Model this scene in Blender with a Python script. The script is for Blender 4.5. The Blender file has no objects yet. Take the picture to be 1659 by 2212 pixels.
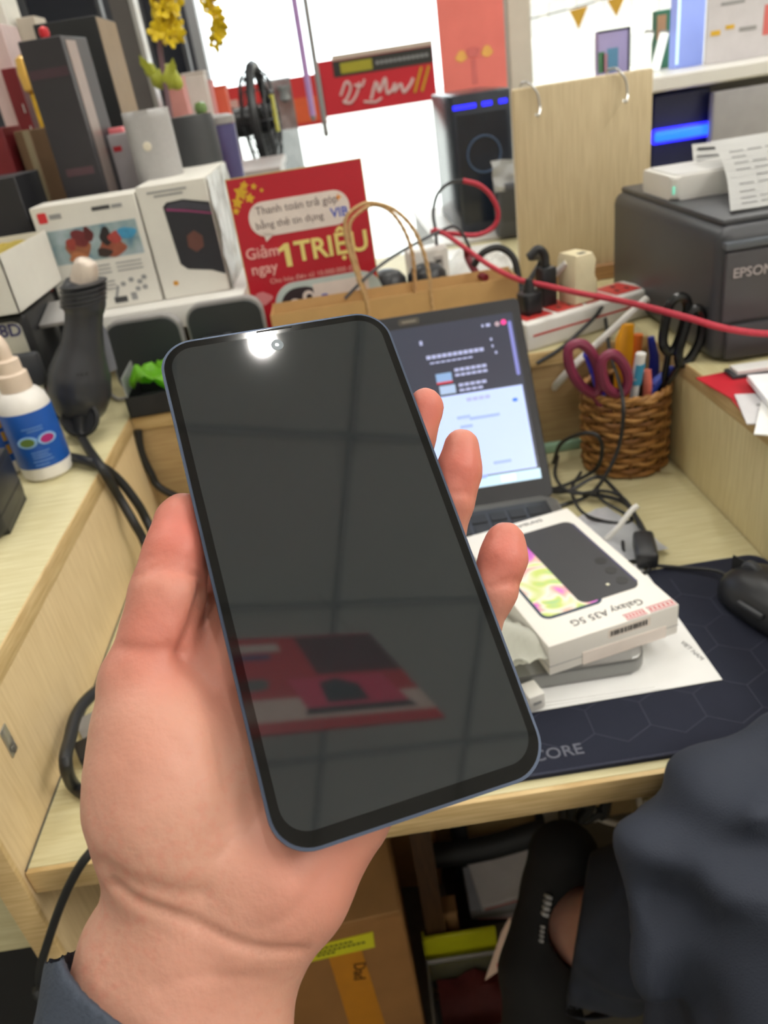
import bpy, bmesh, math, random
import numpy as np
from mathutils import Vector, Matrix, noise as mnoise

random.seed(7)
SC = bpy.context.scene
COL = SC.collection

# ------------------------------------------------------------------ camera
FPX, CX, CY = 1661.0, 829.5, 1106.0          # focal length and centre in pixels of 1659 x 2212
PITCH, ROLL = math.radians(29.3), math.radians(9.0)
CAM = Vector((0.0, 0.0, 1.20))
_F = Vector((0, math.cos(PITCH), -math.sin(PITCH)))
_U0 = Vector((0, math.sin(PITCH), math.cos(PITCH)))
_R0 = Vector((1, 0, 0))
CR = _R0 * math.cos(ROLL) - _U0 * math.sin(ROLL)
CU = _R0 * math.sin(ROLL) + _U0 * math.cos(ROLL)
cam_d = bpy.data.cameras.new('camera')
cam_d.sensor_fit = 'HORIZONTAL'
cam_d.lens = 26.0
cam_d.sensor_width = 26.0 * 1659.0 / FPX
cam_d.clip_start = 0.01
cam_d.dof.use_dof = True
cam_d.dof.focus_distance = 0.27
cam_d.dof.aperture_fstop = 15.0
cam = bpy.data.objects.new('camera', cam_d)
COL.objects.link(cam)
_m = Matrix((CR, CU, -_F)).transposed().to_4x4()
_m.translation = CAM
cam.matrix_world = _m
SC.camera = cam

# ------------------------------------------------------------------ world, exposure
SC.view_settings.view_transform = 'Standard'
SC.view_settings.look = 'None'
SC.view_settings.gamma = 1.0
SC.view_settings.use_curve_mapping = False
SC.view_settings.exposure = 0.0
W = bpy.data.worlds.new('overcast_sky')
SC.world = W
W.use_nodes = True
_bg = W.node_tree.nodes['Background']
_bg.inputs[0].default_value = (0.93, 0.97, 1.0, 1)
_bg.inputs[1].default_value = 4.0
LAMP_STRENGTH = 14.0

# ------------------------------------------------------------------ pixel -> place helpers
def ray(u, v):
    return CR * ((u - CX) / FPX) + CU * ((CY - v) / FPX) + _F
def onz(u, v, z):
    d = ray(u, v); return CAM + d * ((z - CAM.z) / d.z)
def ony(u, v, y):
    d = ray(u, v); return CAM + d * (y / d.y)
def onx(u, v, x):
    d = ray(u, v); return CAM + d * (x / d.x)
def PD(u, v, depth):
    return CAM + ray(u, v) * depth

# ------------------------------------------------------------------ materials
def lin(c):
    c = c / 255.0
    return c / 12.92 if c <= 0.04045 else ((c + 0.055) / 1.055) ** 2.4
def rgb(r, g, b):
    return (lin(r), lin(g), lin(b), 1.0)
MATS = {}
def mat(name, col, rough=0.5, metal=0.0, var=0.06, scale=40.0, emit=0.0, alpha=1.0, trans=0.0, coat=0.0,
        spec=0.5, ior=1.5, sss=0.0, bump=0.0, bscale=200.0, stretch=None, ecol=None):
    """procedural principled material: colour with a little noise variation, optional bump."""
    if name in MATS: return MATS[name]
    m = bpy.data.materials.new(name); m.use_nodes = True
    nt = m.node_tree; N = nt.nodes; L = nt.links
    b = N['Principled BSDF']
    tc = N.new('ShaderNodeTexCoord'); mp = N.new('ShaderNodeMapping')
    L.new(tc.outputs['Object'], mp.inputs['Vector'])
    if stretch: mp.inputs['Scale'].default_value = stretch
    nz = N.new('ShaderNodeTexNoise'); nz.inputs['Scale'].default_value = scale; nz.inputs['Detail'].default_value = 4
    L.new(mp.outputs['Vector'], nz.inputs['Vector'])
    mx = N.new('ShaderNodeMix'); mx.data_type = 'RGBA'
    c = col if len(col) == 4 else rgb(*col)
    lo = [max(0, x * (1 - 2 * var)) for x in c[:3]] + [1]; hi = [min(1, x * (1 + 2 * var)) for x in c[:3]] + [1]
    mx.inputs[6].default_value = lo; mx.inputs[7].default_value = hi
    L.new(nz.outputs['Fac'], mx.inputs[0]); L.new(mx.outputs[2], b.inputs['Base Color'])
    b.inputs['Roughness'].default_value = rough; b.inputs['Metallic'].default_value = metal
    b.inputs['Alpha'].default_value = alpha; b.inputs['Transmission Weight'].default_value = trans
    b.inputs['Coat Weight'].default_value = coat; b.inputs['Specular IOR Level'].default_value = spec; b.inputs['IOR'].default_value = ior
    if emit > 0:
        b.inputs['Emission Color'].default_value = ecol if ecol else c
        b.inputs['Emission Strength'].default_value = emit
    if sss > 0:
        b.inputs['Subsurface Weight'].default_value = sss
        b.inputs['Subsurface Radius'].default_value = (0.012, 0.005, 0.003)
        b.inputs['Subsurface Scale'].default_value = 0.5
    if bump > 0:
        bp = N.new('ShaderNodeBump'); bp.inputs['Strength'].default_value = bump; bp.inputs['Distance'].default_value = 0.002
        n2 = N.new('ShaderNodeTexNoise'); n2.inputs['Scale'].default_value = bscale; n2.inputs['Detail'].default_value = 3
        L.new(mp.outputs['Vector'], n2.inputs['Vector'])
        L.new(n2.outputs['Fac'], bp.inputs['Height']); L.new(bp.outputs['Normal'], b.inputs['Normal'])
    MATS[name] = m
    return m
def wood(name, c1, c2, grain=(60, 3, 60), rough=0.45, ring=5.0):
    """laminate with streaks running along one axis."""
    if name in MATS: return MATS[name]
    m = bpy.data.materials.new(name); m.use_nodes = True
    nt = m.node_tree; N = nt.nodes; L = nt.links; b = N['Principled BSDF']
    tc = N.new('ShaderNodeTexCoord'); mp = N.new('ShaderNodeMapping'); mp.inputs['Scale'].default_value = grain
    L.new(tc.outputs['Object'], mp.inputs['Vector'])
    n1 = N.new('ShaderNodeTexNoise'); n1.inputs['Scale'].default_value = ring; n1.inputs['Detail'].default_value = 6; n1.inputs['Distortion'].default_value = 0.4
    L.new(mp.outputs['Vector'], n1.inputs['Vector'])
    cr = N.new('ShaderNodeValToRGB')
    cr.color_ramp.elements[0].position = 0.32; cr.color_ramp.elements[0].color = rgb(*c2)
    cr.color_ramp.elements[1].position = 0.66; cr.color_ramp.elements[1].color = rgb(*c1)
    L.new(n1.outputs['Fac'], cr.inputs['Fac']); L.new(cr.outputs['Color'], b.inputs['Base Color'])
    b.inputs['Roughness'].default_value = rough
    bp = N.new('ShaderNodeBump'); bp.inputs['Strength'].default_value = 0.08; bp.inputs['Distance'].default_value = 0.001
    L.new(n1.outputs['Fac'], bp.inputs['Height']); L.new(bp.outputs['Normal'], b.inputs['Normal'])
    MATS[name] = m
    return m

# ------------------------------------------------------------------ mesh helpers
def finish(bm, sharp=38):
    bmesh.ops.recalc_face_normals(bm, faces=bm.faces)
    a = math.radians(sharp)
    for f in bm.faces: f.smooth = True
    for e in bm.edges:
        if len(e.link_faces) == 2 and e.calc_face_angle(0) > a: e.smooth = False
def obj(name, bm, m=None, parent=None, sharp=38, fin=True, loc=None, rot=None):
    if isinstance(bm, bmesh.types.BMesh):
        if fin: finish(bm, sharp)
        me = bpy.data.meshes.new(name); bm.to_mesh(me); bm.free()
    else: me = bm
    o = bpy.data.objects.new(name, me); COL.objects.link(o)
    if m is not None:
        me.materials.clear()
        for k in (m if isinstance(m, (list, tuple)) else [m]): me.materials.append(k)
    if parent is not None: o.parent = parent
    if loc is not None: o.location = loc
    if rot is not None: o.rotation_euler = rot
    return o
def tag(o, label, cat, group=None, kind=None):
    o['label'] = label; o['category'] = cat
    if group: o['group'] = group
    if kind: o['kind'] = kind
    return o
def struct(o, label=None):
    o['kind'] = 'structure'
    if label: o['label'] = label
    return o
def thing(name, label, cat, loc=(0, 0, 0), rot=(0, 0, 0), group=None):
    o = bpy.data.objects.new(name, None); COL.objects.link(o)
    o.empty_display_size = 0.02; o.location = loc; o.rotation_euler = rot
    return tag(o, label, cat, group)
def thing_m(name, label, cat, M):
    o = thing(name, label, cat); o.matrix_world = M; return o
def NB(): return bmesh.new()
def bx(bm, x0, x1, y0, y1, z0, z1, bev=0.0, seg=2, M=None, mi=0):
    r = bmesh.ops.create_cube(bm, size=1.0)
    vs = r['verts']
    T = Matrix.Translation(((x0 + x1) / 2, (y0 + y1) / 2, (z0 + z1) / 2)) @ Matrix.Diagonal((x1 - x0, y1 - y0, z1 - z0, 1))
    bmesh.ops.transform(bm, matrix=T, verts=vs)
    fs = set(f for v in vs for f in v.link_faces)
    if bev > 0:
        es = list(set(e for v in vs for e in v.link_edges))
        rr = bmesh.ops.bevel(bm, geom=es, offset=bev, segments=seg, affect='EDGES', profile=0.5)
        vs = list(set(list(rr['verts']) + [v for v in vs if v.is_valid])); fs = set(f for v in vs for f in v.link_faces)
    if mi:
        for f in fs: f.material_index = mi
    if M is not None: bmesh.ops.transform(bm, matrix=M, verts=vs)
    return bm
def BOX(x0, x1, y0, y1, z0, z1, bev=0.0, seg=2, M=None): return bx(NB(), x0, x1, y0, y1, z0, z1, bev, seg, M)
def rrect(w, h, r, n=6, cx=0, cy=0):
    pts = []
    for (sx, sy, a0) in ((1, 1, 0), (-1, 1, 90), (-1, -1, 180), (1, -1, 270)):
        for k in range(n + 1):
            a = math.radians(a0 + 90 * k / n)
            pts.append((cx + sx * (w / 2 - r) + r * math.cos(a), cy + sy * (h / 2 - r) + r * math.sin(a)))
    return pts
def prism(bm, pts, z0, z1, M=None, bev=0.0, seg=2):
    vs0 = [bm.verts.new((p[0], p[1], z0)) for p in pts]; vs1 = [bm.verts.new((p[0], p[1], z1)) for p in pts]
    n = len(pts)
    bf = bm.faces.new(list(reversed(vs0))); tf = bm.faces.new(vs1)
    for i in range(n): bm.faces.new((vs0[i], vs0[(i + 1) % n], vs1[(i + 1) % n], vs1[i]))
    vs = vs0 + vs1
    if bev > 0:
        es = list(set(list(bf.edges) + list(tf.edges)))
        rr = bmesh.ops.bevel(bm, geom=es, offset=bev, segments=seg, affect='EDGES', profile=0.5)
        vs = list(set(list(rr['verts']) + [v for v in vs if v.is_valid]))
    if M is not None: bmesh.ops.transform(bm, matrix=M, verts=vs)
    return bm
def lathe(bm, prof, n=24, M=None, cx=0, cy=0):
    rows = []
    for (r, z) in prof:
        if r < 1e-6: rows.append([bm.verts.new((cx, cy, z))])
        else: rows.append([bm.verts.new((cx + r * math.cos(2 * math.pi * k / n), cy + r * math.sin(2 * math.pi * k / n), z)) for k in range(n)])
    for a, b in zip(rows[:-1], rows[1:]):
        if len(a) == 1 and len(b) == 1: continue
        for k in range(n):
            k2 = (k + 1) % n
            if len(a) == 1: bm.faces.new((a[0], b[k], b[k2]))
            elif len(b) == 1: bm.faces.new((a[k], b[0], a[k2]))
            else: bm.faces.new((a[k], b[k], b[k2], a[k2]))
    if len(rows[0]) > 1: bm.faces.new(list(reversed(rows[0])))
    if len(rows[-1]) > 1: bm.faces.new(rows[-1])
    if M is not None: bmesh.ops.transform(bm, matrix=M, verts=[v for r in rows for v in r])
    return bm
def smooth_path(pts, sub=6, closed=False):
    P = [Vector(p) for p in pts]
    if len(P) < 3: return P
    out = []
    n = len(P)
    rng = range(n) if closed else range(n - 1)
    for i in rng:
        p0 = P[(i - 1) % n] if (closed or i > 0) else P[0] * 2 - P[1]
        p1 = P[i]; p2 = P[(i + 1) % n]
        p3 = P[(i + 2) % n] if (closed or i + 2 < n) else P[-1] * 2 - P[-2]
        for k in range(sub):
            t = k / sub
            out.append(0.5 * ((2 * p1) + (p2 - p0) * t + (2 * p0 - 5 * p1 + 4 * p2 - p3) * t * t + (3 * p1 - p0 - 3 * p2 + p3) * t ** 3))
    if not closed: out.append(P[-1])
    return out
def tube(bm, pts, r, n=8, sub=6, closed=False, radii=None, flat=1.0):
    P = smooth_path(pts, sub, closed) if sub > 1 else [Vector(p) for p in pts]
    m = len(P)
    if radii is not None:
        rr = np.interp(np.linspace(0, 1, m), np.linspace(0, 1, len(radii)), radii)
    else: rr = [r] * m
    t0 = (P[1] - P[0]).normalized()
    up = Vector((0, 0, 1)) if abs(t0.z) < 0.9 else Vector((1, 0, 0))
    nn = (up - t0 * up.dot(t0)).normalized()
    rings = []
    for i in range(m):
        if closed: t = (P[(i + 1) % m] - P[i - 1])
        else: t = (P[min(i + 1, m - 1)] - P[max(i - 1, 0)])
        if t.length < 1e-9: t = t0
        t = t.normalized()
        nn = nn - t * nn.dot(t)
        if nn.length < 1e-6: nn = t.orthogonal()
        nn.normalize(); bb = t.cross(nn)
        rings.append([bm.verts.new(P[i] + (nn * math.cos(2 * math.pi * k / n) + bb * math.sin(2 * math.pi * k / n) * flat) * rr[i]) for k in range(n)])
    for i in range(m if closed else m - 1):
        a = rings[i]; b = rings[(i + 1) % m]
        for k in range(n): bm.faces.new((a[k], a[(k + 1) % n], b[(k + 1) % n], b[k]))
    if not closed:
        bm.faces.new(list(reversed(rings[0]))); bm.faces.new(rings[-1])
    return bm
def TUBE(*a, **k): return tube(NB(), *a, **k)
def text(name, s, size, m, parent, M, align='LEFT', ext=0.0003, bold=0.0):
    cu = bpy.data.curves.new(name, 'FONT'); cu.body = s; cu.size = size; cu.align_x = align; cu.align_y = 'CENTER'
    cu.extrude = ext; cu.offset = bold * size; cu.resolution_u = 3
    t = bpy.data.objects.new('tmp_text', cu)
    me = bpy.data.meshes.new_from_object(t)
    bpy.data.objects.remove(t); bpy.data.curves.remove(cu)
    o = obj(name, me, m, parent); o.matrix_local = M
    return o
def FR(o, xd, yd):
    """frame matrix with origin o, local x along xd, local y along yd."""
    x = Vector(xd).normalized(); y = Vector(yd); y = (y - x * y.dot(x)).normalized(); z = x.cross(y)
    M = Matrix((x, y, z)).transposed().to_4x4(); M.translation = Vector(o); return M
def FACE(x, y, z):
    """frame on a face looking towards -y (the viewer's side): local x right, local y up."""
    return FR((x, y, z), (1, 0, 0), (0, 0, 1))
def plate(bm, pts, M, t=0.0004): return prism(bm, pts, 0, t, M)

# ------------------------------------------------------------------ implicit surfaces (bodies, cloth lumps)
def sd_cone(X, a, b, ra, rb):
    """distance to a tapered capsule, X is (...,3)."""
    a = np.array(a, np.float32); b = np.array(b, np.float32); d = b - a
    t = np.clip(((X - a) @ d) / max(float(d @ d), 1e-12), 0, 1)
    return np.linalg.norm(X - a - t[..., None] * d, axis=-1) - (ra + (rb - ra) * t)
def smin(a, b, k):
    h = np.clip(0.5 + 0.5 * (b - a) / k, 0, 1)
    return b + (a - b) * h - k * h * (1 - h)
def nets(fn, lo, hi, h):
    lo = np.array(lo, np.float32); hi = np.array(hi, np.float32)
    n = np.ceil((hi - lo) / h).astype(int) + 1
    ax = [lo[i] + h * np.arange(n[i], dtype=np.float32) for i in range(3)]
    X = np.stack(np.meshgrid(*ax, indexing='ij'), -1)
    V = fn(X).astype(np.float32)
    c = np.zeros(tuple(n - 1), np.int8)
    for i in (0, 1):
        for j in (0, 1):
            for k in (0, 1): c += (V[i:n[0] - 1 + i, j:n[1] - 1 + j, k:n[2] - 1 + k] < 0)
    act = np.argwhere((c > 0) & (c < 8))
    idx = -np.ones(tuple(n - 1), np.int64); idx[act[:, 0], act[:, 1], act[:, 2]] = np.arange(len(act))
    acc = np.zeros((len(act), 3), np.float32); cnt = np.zeros(len(act), np.float32)
    cor = [(i, j, k) for i in (0, 1) for j in (0, 1) for k in (0, 1)]
    for a in cor:
        for d in range(3):
            if a[d]: continue
            b = list(a); b[d] = 1
            va = V[act[:, 0] + a[0], act[:, 1] + a[1], act[:, 2] + a[2]]; vb = V[act[:, 0] + b[0], act[:, 1] + b[1], act[:, 2] + b[2]]
            mk = (va < 0) != (vb < 0)
            t = np.where(mk, va / np.where(mk, va - vb, 1), 0)
            p = np.tile(np.array(a, np.float32), (len(act), 1)); p[:, d] += t
            acc[mk] += p[mk]; cnt[mk] += 1
    verts = lo + h * (act + acc / cnt[:, None])
    faces = []
    for d in range(3):
        e, f = [(1, 2), (2, 0), (0, 1)][d]
        sl0 = [slice(None)] * 3; sl1 = [slice(None)] * 3
        sl0[d] = slice(0, n[d] - 1); sl1[d] = slice(1, n[d])
        for q in (e, f): sl0[q] = slice(1, n[q] - 1); sl1[q] = slice(1, n[q] - 1)
        A = V[tuple(sl0)] < 0; B = V[tuple(sl1)] < 0
        cr = np.argwhere(A != B)
        if len(cr) == 0: continue
        s = A[cr[:, 0], cr[:, 1], cr[:, 2]]
        cell = cr.copy()                      # lower corner of the edge minus one in e,f
        def at(de, df):
            q = cell.copy(); q[:, e] += de; q[:, f] += df
            return idx[q[:, 0], q[:, 1], q[:, 2]]
        quad = np.stack([at(0, 0), at(1, 0), at(1, 1), at(0, 1)], 1)
        quad[~s] = quad[~s][:, ::-1]
        faces.append(quad)
    F = np.concatenate(faces)
    F = F[(F >= 0).all(1)]
    return verts, F
def relax(V, F, it=2, lam=0.5):
    for _ in range(it):
        s = np.zeros_like(V); c = np.zeros(len(V))
        for k in range(4):
            a = F[:, k]; b = F[:, (k + 1) % 4]
            np.add.at(s, a, V[b]); np.add.at(c, a, 1); np.add.at(s, b, V[a]); np.add.at(c, b, 1)
        V = V + lam * (s / np.maximum(c, 1)[:, None] - V)
    return V
def vnormals(V, F):
    fn = np.cross(V[F[:, 2]] - V[F[:, 0]], V[F[:, 3]] - V[F[:, 1]])
    N = np.zeros_like(V)
    for k in range(4): np.add.at(N, F[:, k], fn)
    return N / np.maximum(np.linalg.norm(N, axis=1, keepdims=True), 1e-9)
def np_mesh(name, V, F):
    me = bpy.data.meshes.new(name); me.from_pydata(V.tolist(), [], F.tolist()); me.update()
    me.polygons.foreach_set('use_smooth', [True] * len(me.polygons))
    return me
def crumple(bm_size, nx, ny, amp, freq, seed, M, curl=0.0):
    """sheet with folds."""
    bm = NB(); g = []
    w, h = bm_size
    for j in range(ny + 1):
        row = []
        for i in range(nx + 1):
            x = w * (i / nx - .5); y = h * (j / ny - .5)
            z = amp * mnoise.noise(Vector((x * freq + seed, y * freq, seed))) + amp * .5 * abs(mnoise.noise(Vector((x * freq * 2, y * freq * 2 + seed, 3)))) + curl * (x / w) ** 2
            row.append(bm.verts.new(M @ Vector((x, y, z))))
        g.append(row)
    for j in range(ny):
        for i in range(nx): bm.faces.new((g[j][i], g[j][i + 1], g[j + 1][i + 1], g[j + 1][i]))
    r = bmesh.ops.solidify(bm, geom=bm.faces[:], thickness=0.0004)
    return bm

# ================================================================== materials in use
OAK = wood('oak_laminate_along_y', (212, 203, 158), (196, 184, 136), grain=(60, 4, 60))
OAK_X = wood('oak_laminate_along_x', (212, 204, 163), (195, 184, 138), grain=(4, 60, 60))  # oak toned darker to offset excess light on the flat faces
OAK_Z = wood('oak_upright_lightened', (234, 208, 162), (220, 192, 144), grain=(60, 60, 4))  # side oak lightened to stand in for light missing on upright faces
PLY = wood('ply_edge', (218, 190, 138), (192, 160, 106), grain=(5, 5, 90))
WHITE_P = mat('white_plastic', (226, 224, 218), 0.35, var=0.02)
WHITE_C = mat('white_card', (226, 223, 214), 0.55, var=0.03)
PAPER = mat('paper', (232, 232, 230), 0.7, var=0.02)
BLACK_P = mat('black_plastic', (34, 35, 38), 0.38, var=0.08)
BLACK_M = mat('black_matt', (30, 31, 33), 0.6, var=0.08)
BLACK_R = mat('black_rubber', (30, 31, 32), 0.5, var=0.1)
DGREY = mat('dark_grey_plastic', (62, 64, 68), 0.42, var=0.06)
GREY = mat('grey_plastic', (150, 148, 146), 0.45, var=0.04)
SILVER = mat('silver_metal', (190, 190, 188), 0.28, metal=0.9, var=0.03)
RED = mat('red_print', (190, 30, 46), 0.5, var=0.05, scale=14)
YELLOW = mat('yellow_print', (236, 222, 120), 0.5, var=0.03)
GOLD = mat('gold_print', (214, 170, 40), 0.5, var=0.12, scale=120)
INK = mat('grey_ink', (70, 70, 72), 0.6)
INKL = mat('light_grey_ink', (150, 150, 150), 0.6)
KRAFT = mat('kraft_paper', (208, 170, 114), 0.75, var=0.08, scale=30)
CARD = mat('corrugated_card', (158, 112, 62), 0.8, var=0.1, scale=20)
BLUE = mat('blue_plastic', (34, 50, 150), 0.35)
WALL = mat('painted_wall', (222, 220, 214), 0.8, var=0.02, scale=4)

# ================================================================== the room
RX0, RX1, RY0, RY1, RZ = -3.42, 3.78, -3.07, 4.73, 3.30
FLOORM = mat('darkened_tile_floor', (112, 108, 98), 0.3, var=0.05, scale=3)  # tile toned dark to cut bounced light under the desk
struct(obj('floor', BOX(RX0, RX1, RY0, RY1, -0.05, 0), FLOORM))
struct(obj('wall_left', BOX(RX0 - .1, RX0, RY0, RY1, 0, RZ), WALL))
struct(obj('wall_right', BOX(RX1, RX1 + .1, RY0, RY1, 0, RZ), WALL))
struct(obj('wall_back', BOX(RX0 - .1, RX1 + .1, RY0 - .1, RY0, 0, RZ), WALL))
DARKW = mat('dark_wall_cladding', (50, 52, 60), 0.5, var=0.05, scale=6)
struct(obj('wall_front', BOX(RX0 - .1, -0.60, RY1, RY1 + .12, 0, RZ), DARKW))
ALU = mat('aluminium_frame', (170, 172, 176), 0.35, metal=0.6, var=0.02)
win = struct(obj('window_1', bx(bx(BOX(-0.60, RX1 + .1, RY1, RY1 + .1, 0, 0.06), -0.60, RX1 + .1, RY1, RY1 + .1, RZ - .5, RZ), -.60, -.55, RY1, RY1 + .1, .06, RZ - .5), ALU))
mb = NB()
for x in (0.98, 2.38, 3.75): bx(mb, x - .025, x + .025, RY1, RY1 + .1, .06, RZ - .5)
obj('window_frame', mb, ALU, win)
def glass_mat():
    m = bpy.data.materials.new('clear_glass'); m.use_nodes = True
    N = m.node_tree.nodes; L = m.node_tree.links
    for n in list(N): N.remove(n)
    o = N.new('ShaderNodeOutputMaterial'); mx = N.new('ShaderNodeMixShader'); t = N.new('ShaderNodeBsdfTransparent'); g = N.new('ShaderNodeBsdfGlossy')
    fr = N.new('ShaderNodeFresnel'); fr.inputs['IOR'].default_value = 1.25; g.inputs['Roughness'].default_value = 0.02
    t.inputs['Color'].default_value = (0.95, 0.97, 0.96, 1)
    L.new(fr.outputs[0], mx.inputs[0]); L.new(t.outputs[0], mx.inputs[1]); L.new(g.outputs[0], mx.inputs[2]); L.new(mx.outputs[0], o.inputs[0])
    return m
GLASS = glass_mat()
for i, (a, b) in enumerate(((-.55, .955), (1.005, 2.355), (2.405, 3.725))):
    obj('pane', BOX(a, b, RY1 + .045, RY1 + .055, .06, RZ - .5), GLASS, win)
# ceiling: metal grid with lay-in tiles
cl = struct(obj('ceiling', BOX(RX0 - .1, RX1 + .1, RY0 - .1, RY1 + .12, RZ + .02, RZ + .1), mat('ceiling_void', (60, 60, 60), .8)))
TILE = mat('ceiling_tile', (240, 241, 240), 0.85, var=0.03, scale=60, bump=.2)
gb = NB()
for k in range(0, 13): bx(gb, RX0 + .6 * k - .010, RX0 + .6 * k + .010, RY0, RY1, RZ - .006, RZ + .02)
for k in range(0, 14): bx(gb, RX0, RX1, RY0 + .6 * k - .010, RY0 + .6 * k + .010, RZ - .006, RZ + .02)
struct(obj('trim_1', gb, mat('ceiling_grid_bar', (206, 208, 210), .5)))
PANELS = [(9, 2), (10, 3), (10, 4), (9, 3), (9, 4), (4, 6), (6, 8), (9, 5), (9, 7), (4, 1), (7, 1), (1, 7), (4, 10), (8, 10)]   # cells that hold a light panel
tm = None
for i in range(12):
    for j in range(13):
        if (i, j) in PANELS: continue
        c = (RX0 + .6 * i + .3, RY0 + .6 * j + .3, RZ + .009)
        if tm is None:
            t = obj('ceiling_tile', BOX(-.288, .288, -.288, .288, -.006, .006, .004, 1), TILE, cl); tm = t.data
        else: t = obj('ceiling_tile', tm, None, cl)
        t.location = c
LIT = mat('led_diffuser', (255, 250, 240), 0.4, var=0, emit=LAMP_STRENGTH, ecol=(1.0, 0.965, 0.90, 1))
lname = {(9, 2): 'right of the seat near the rear aisle', (10, 3): 'second row right of the seat, rear', (10, 4): 'second row right of the seat, front', (9, 3): 'right of the seat, rearmost of three', (4, 6): 'above the left counter', (9, 5): 'right of the seat, foremost of three', (6, 8): 'above the back counter', (9, 4): 'right of the seat, middle of three', (9, 7): 'above the white cabinet side',
         (4, 1): 'near the back wall, left', (7, 1): 'near the back wall, right', (1, 7): 'by the left wall', (4, 10): 'by the dark front wall', (8, 10): 'near the shop window'}
for (i, j) in PANELS:
    t = thing('ceiling_light', 'square white LED ceiling panel ' + lname[(i, j)], 'ceiling light', (RX0 + .6 * i + .3, RY0 + .6 * j + .3, RZ), group='LED panels in the ceiling grid')
    fb = NB()
    for s in (-1, 1):
        bx(fb, s * .285 - .006, s * .285 + .006, -.29, .29, -.012, .02); bx(fb, -.29, .29, s * .285 - .006, s * .285 + .006, -.012, .02)
    obj('frame', fb, WHITE_P, t); obj('diffuser', BOX(-.279, .279, -.279, .279, -.004, .016), LIT, t)
t = thing('downlight', 'small round bright spot lamp in the ceiling over the desk', 'ceiling light', (.455, .215, RZ))
obj('trim_ring', lathe(NB(), [(.040, .01), (.055, 0), (.055, -.008), (.038, -.01), (.036, .01)], 24), WHITE_P, t)
obj('lamp', lathe(NB(), [(0, -.006), (.024, -.006), (.032, .004), (.032, .012), (0, .012)], 24), mat('spot_lamp', (255, 252, 245), .4, emit=850, var=0), t)

# outside: bright pavement and a pale building over the road
struct(obj('ground', BOX(-30, 40, RY1 + .12, 60, -.12, -.06), mat('sunlit_pavement', (216, 214, 208), .8, var=.04, scale=1)))
bl = thing('building', 'pale building with rows of windows across the road', 'building', (9.2, 20, -.06))
obj('facade', BOX(-5.4, 9, 0, 5, 0, 9), mat('pale_facade', (222, 218, 208), .8, var=.03, scale=1), bl)
gm = None
WDK = mat('far_window', (186, 184, 178), .3)
for r in range(6):
    for c in range(16):
        w = obj('window', gm if gm else BOX(-.2, .2, -.06, 0, -.3, .3), WDK if not gm else None, bl); gm = w.data
        w.location = (-4.9 + .62 * c, 0, 1.0 + .85 * r)
obj('awning', BOX(-5.4, 9, -1.0, 0, 2.75, 2.95), mat('awning_orange', (190, 120, 40), .7), bl)

# ================================================================== counters and desk
L = 0.88      # height of the raised counter top
c1 = thing('counter', 'oak raised counter left of the desk under the spray bottle', 'counter', (-.29, .365, 0))
def part(name, bm, m, root):
    o = obj(name, bm, m, root); o.matrix_parent_inverse = Matrix.Translation(root.location).inverted() if tuple(root.rotation_euler) == (0, 0, 0) else root.matrix_basis.inverted(); return o
part('top_board', BOX(-1.15, -.2915, .366, 1.62, L - .018, L, .001), OAK_X, c1)
part('edge_band', BOX(-.2925, -.290, .362, .905, L - .0185, L - .0003, .0006), PLY, c1)
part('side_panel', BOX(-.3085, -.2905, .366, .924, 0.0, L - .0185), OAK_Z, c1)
part('panel_edge', BOX(-.309, -.290, .361, .366, 0.0, L - .0185, .0008), PLY, c1)
part('front_panel', BOX(-1.15, -.309, .378, .394, .655, L - .02), OAK_X, c1)
part('dark_void_sheet', BOX(-1.15, -.309, .52, .536, 0, .655), BLACK_M, c1)  # black sheet stands in for shade in the void below the front panel
sc = part('corner_bracket', BOX(-.2905, -.2895, .415, .425, .815, .84, .0003), SILVER, c1)
sb = NB()
for z in (.820, .827, .835): lathe(sb, [(0, -.0012), (.0018, -.0012), (.0022, 0)], 8, FR((-.2893, .42, z), (0, 1, 0), (0, 0, 1)))
obj('screw', sb, SILVER, sc)['kind'] = 'stuff'

c2 = thing('counter', 'oak counter ledge behind the laptop carrying bag and sign', 'counter', (0.03, .91, 0))
part('top_board', BOX(-.2912, .3562, .908, 1.62, L - .018, L, .001), OAK_X, c2)
part('edge_band', BOX(-.290, .355, .905, .9079, L - .0185, L - .0003, .0006), PLY, c2)
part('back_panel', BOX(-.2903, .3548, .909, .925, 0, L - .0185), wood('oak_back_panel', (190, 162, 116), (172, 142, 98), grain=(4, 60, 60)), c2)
c3 = thing('counter', 'oak counter right of the desk under the printer', 'counter', (.355, .2, 0))
part('top_board', BOX(.3565, 1.25, .10, 1.62, L - .018, L, .001), OAK, c3)
part('edge_band', BOX(.3545, .3565, .10, .905, L - .0185, L - .0003, .0006), PLY, c3)
part('side_panel', BOX(.3550, .373, .10, .924, 0, L - .0185), wood('oak_right_lightened', (224, 209, 162), (210, 193, 144), grain=(60, 60, 4)), c3)  # right panel oak lightened in place of missing light

dk = thing('desk', 'oak laminate desk top in the nook between the counters', 'desk', (0.03, .37, .75))
part('desktop', BOX(-.2895, .3540, .3725, .9045, .728, .75), OAK_X, dk)
part('edge_band', BOX(-.2895, .3540, .368, .3725, .7278, .7502, .0008), PLY, dk)
part('seam', BOX(-.2899, -.2889, .37, .9, .7501, .7506), INK, dk)

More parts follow.
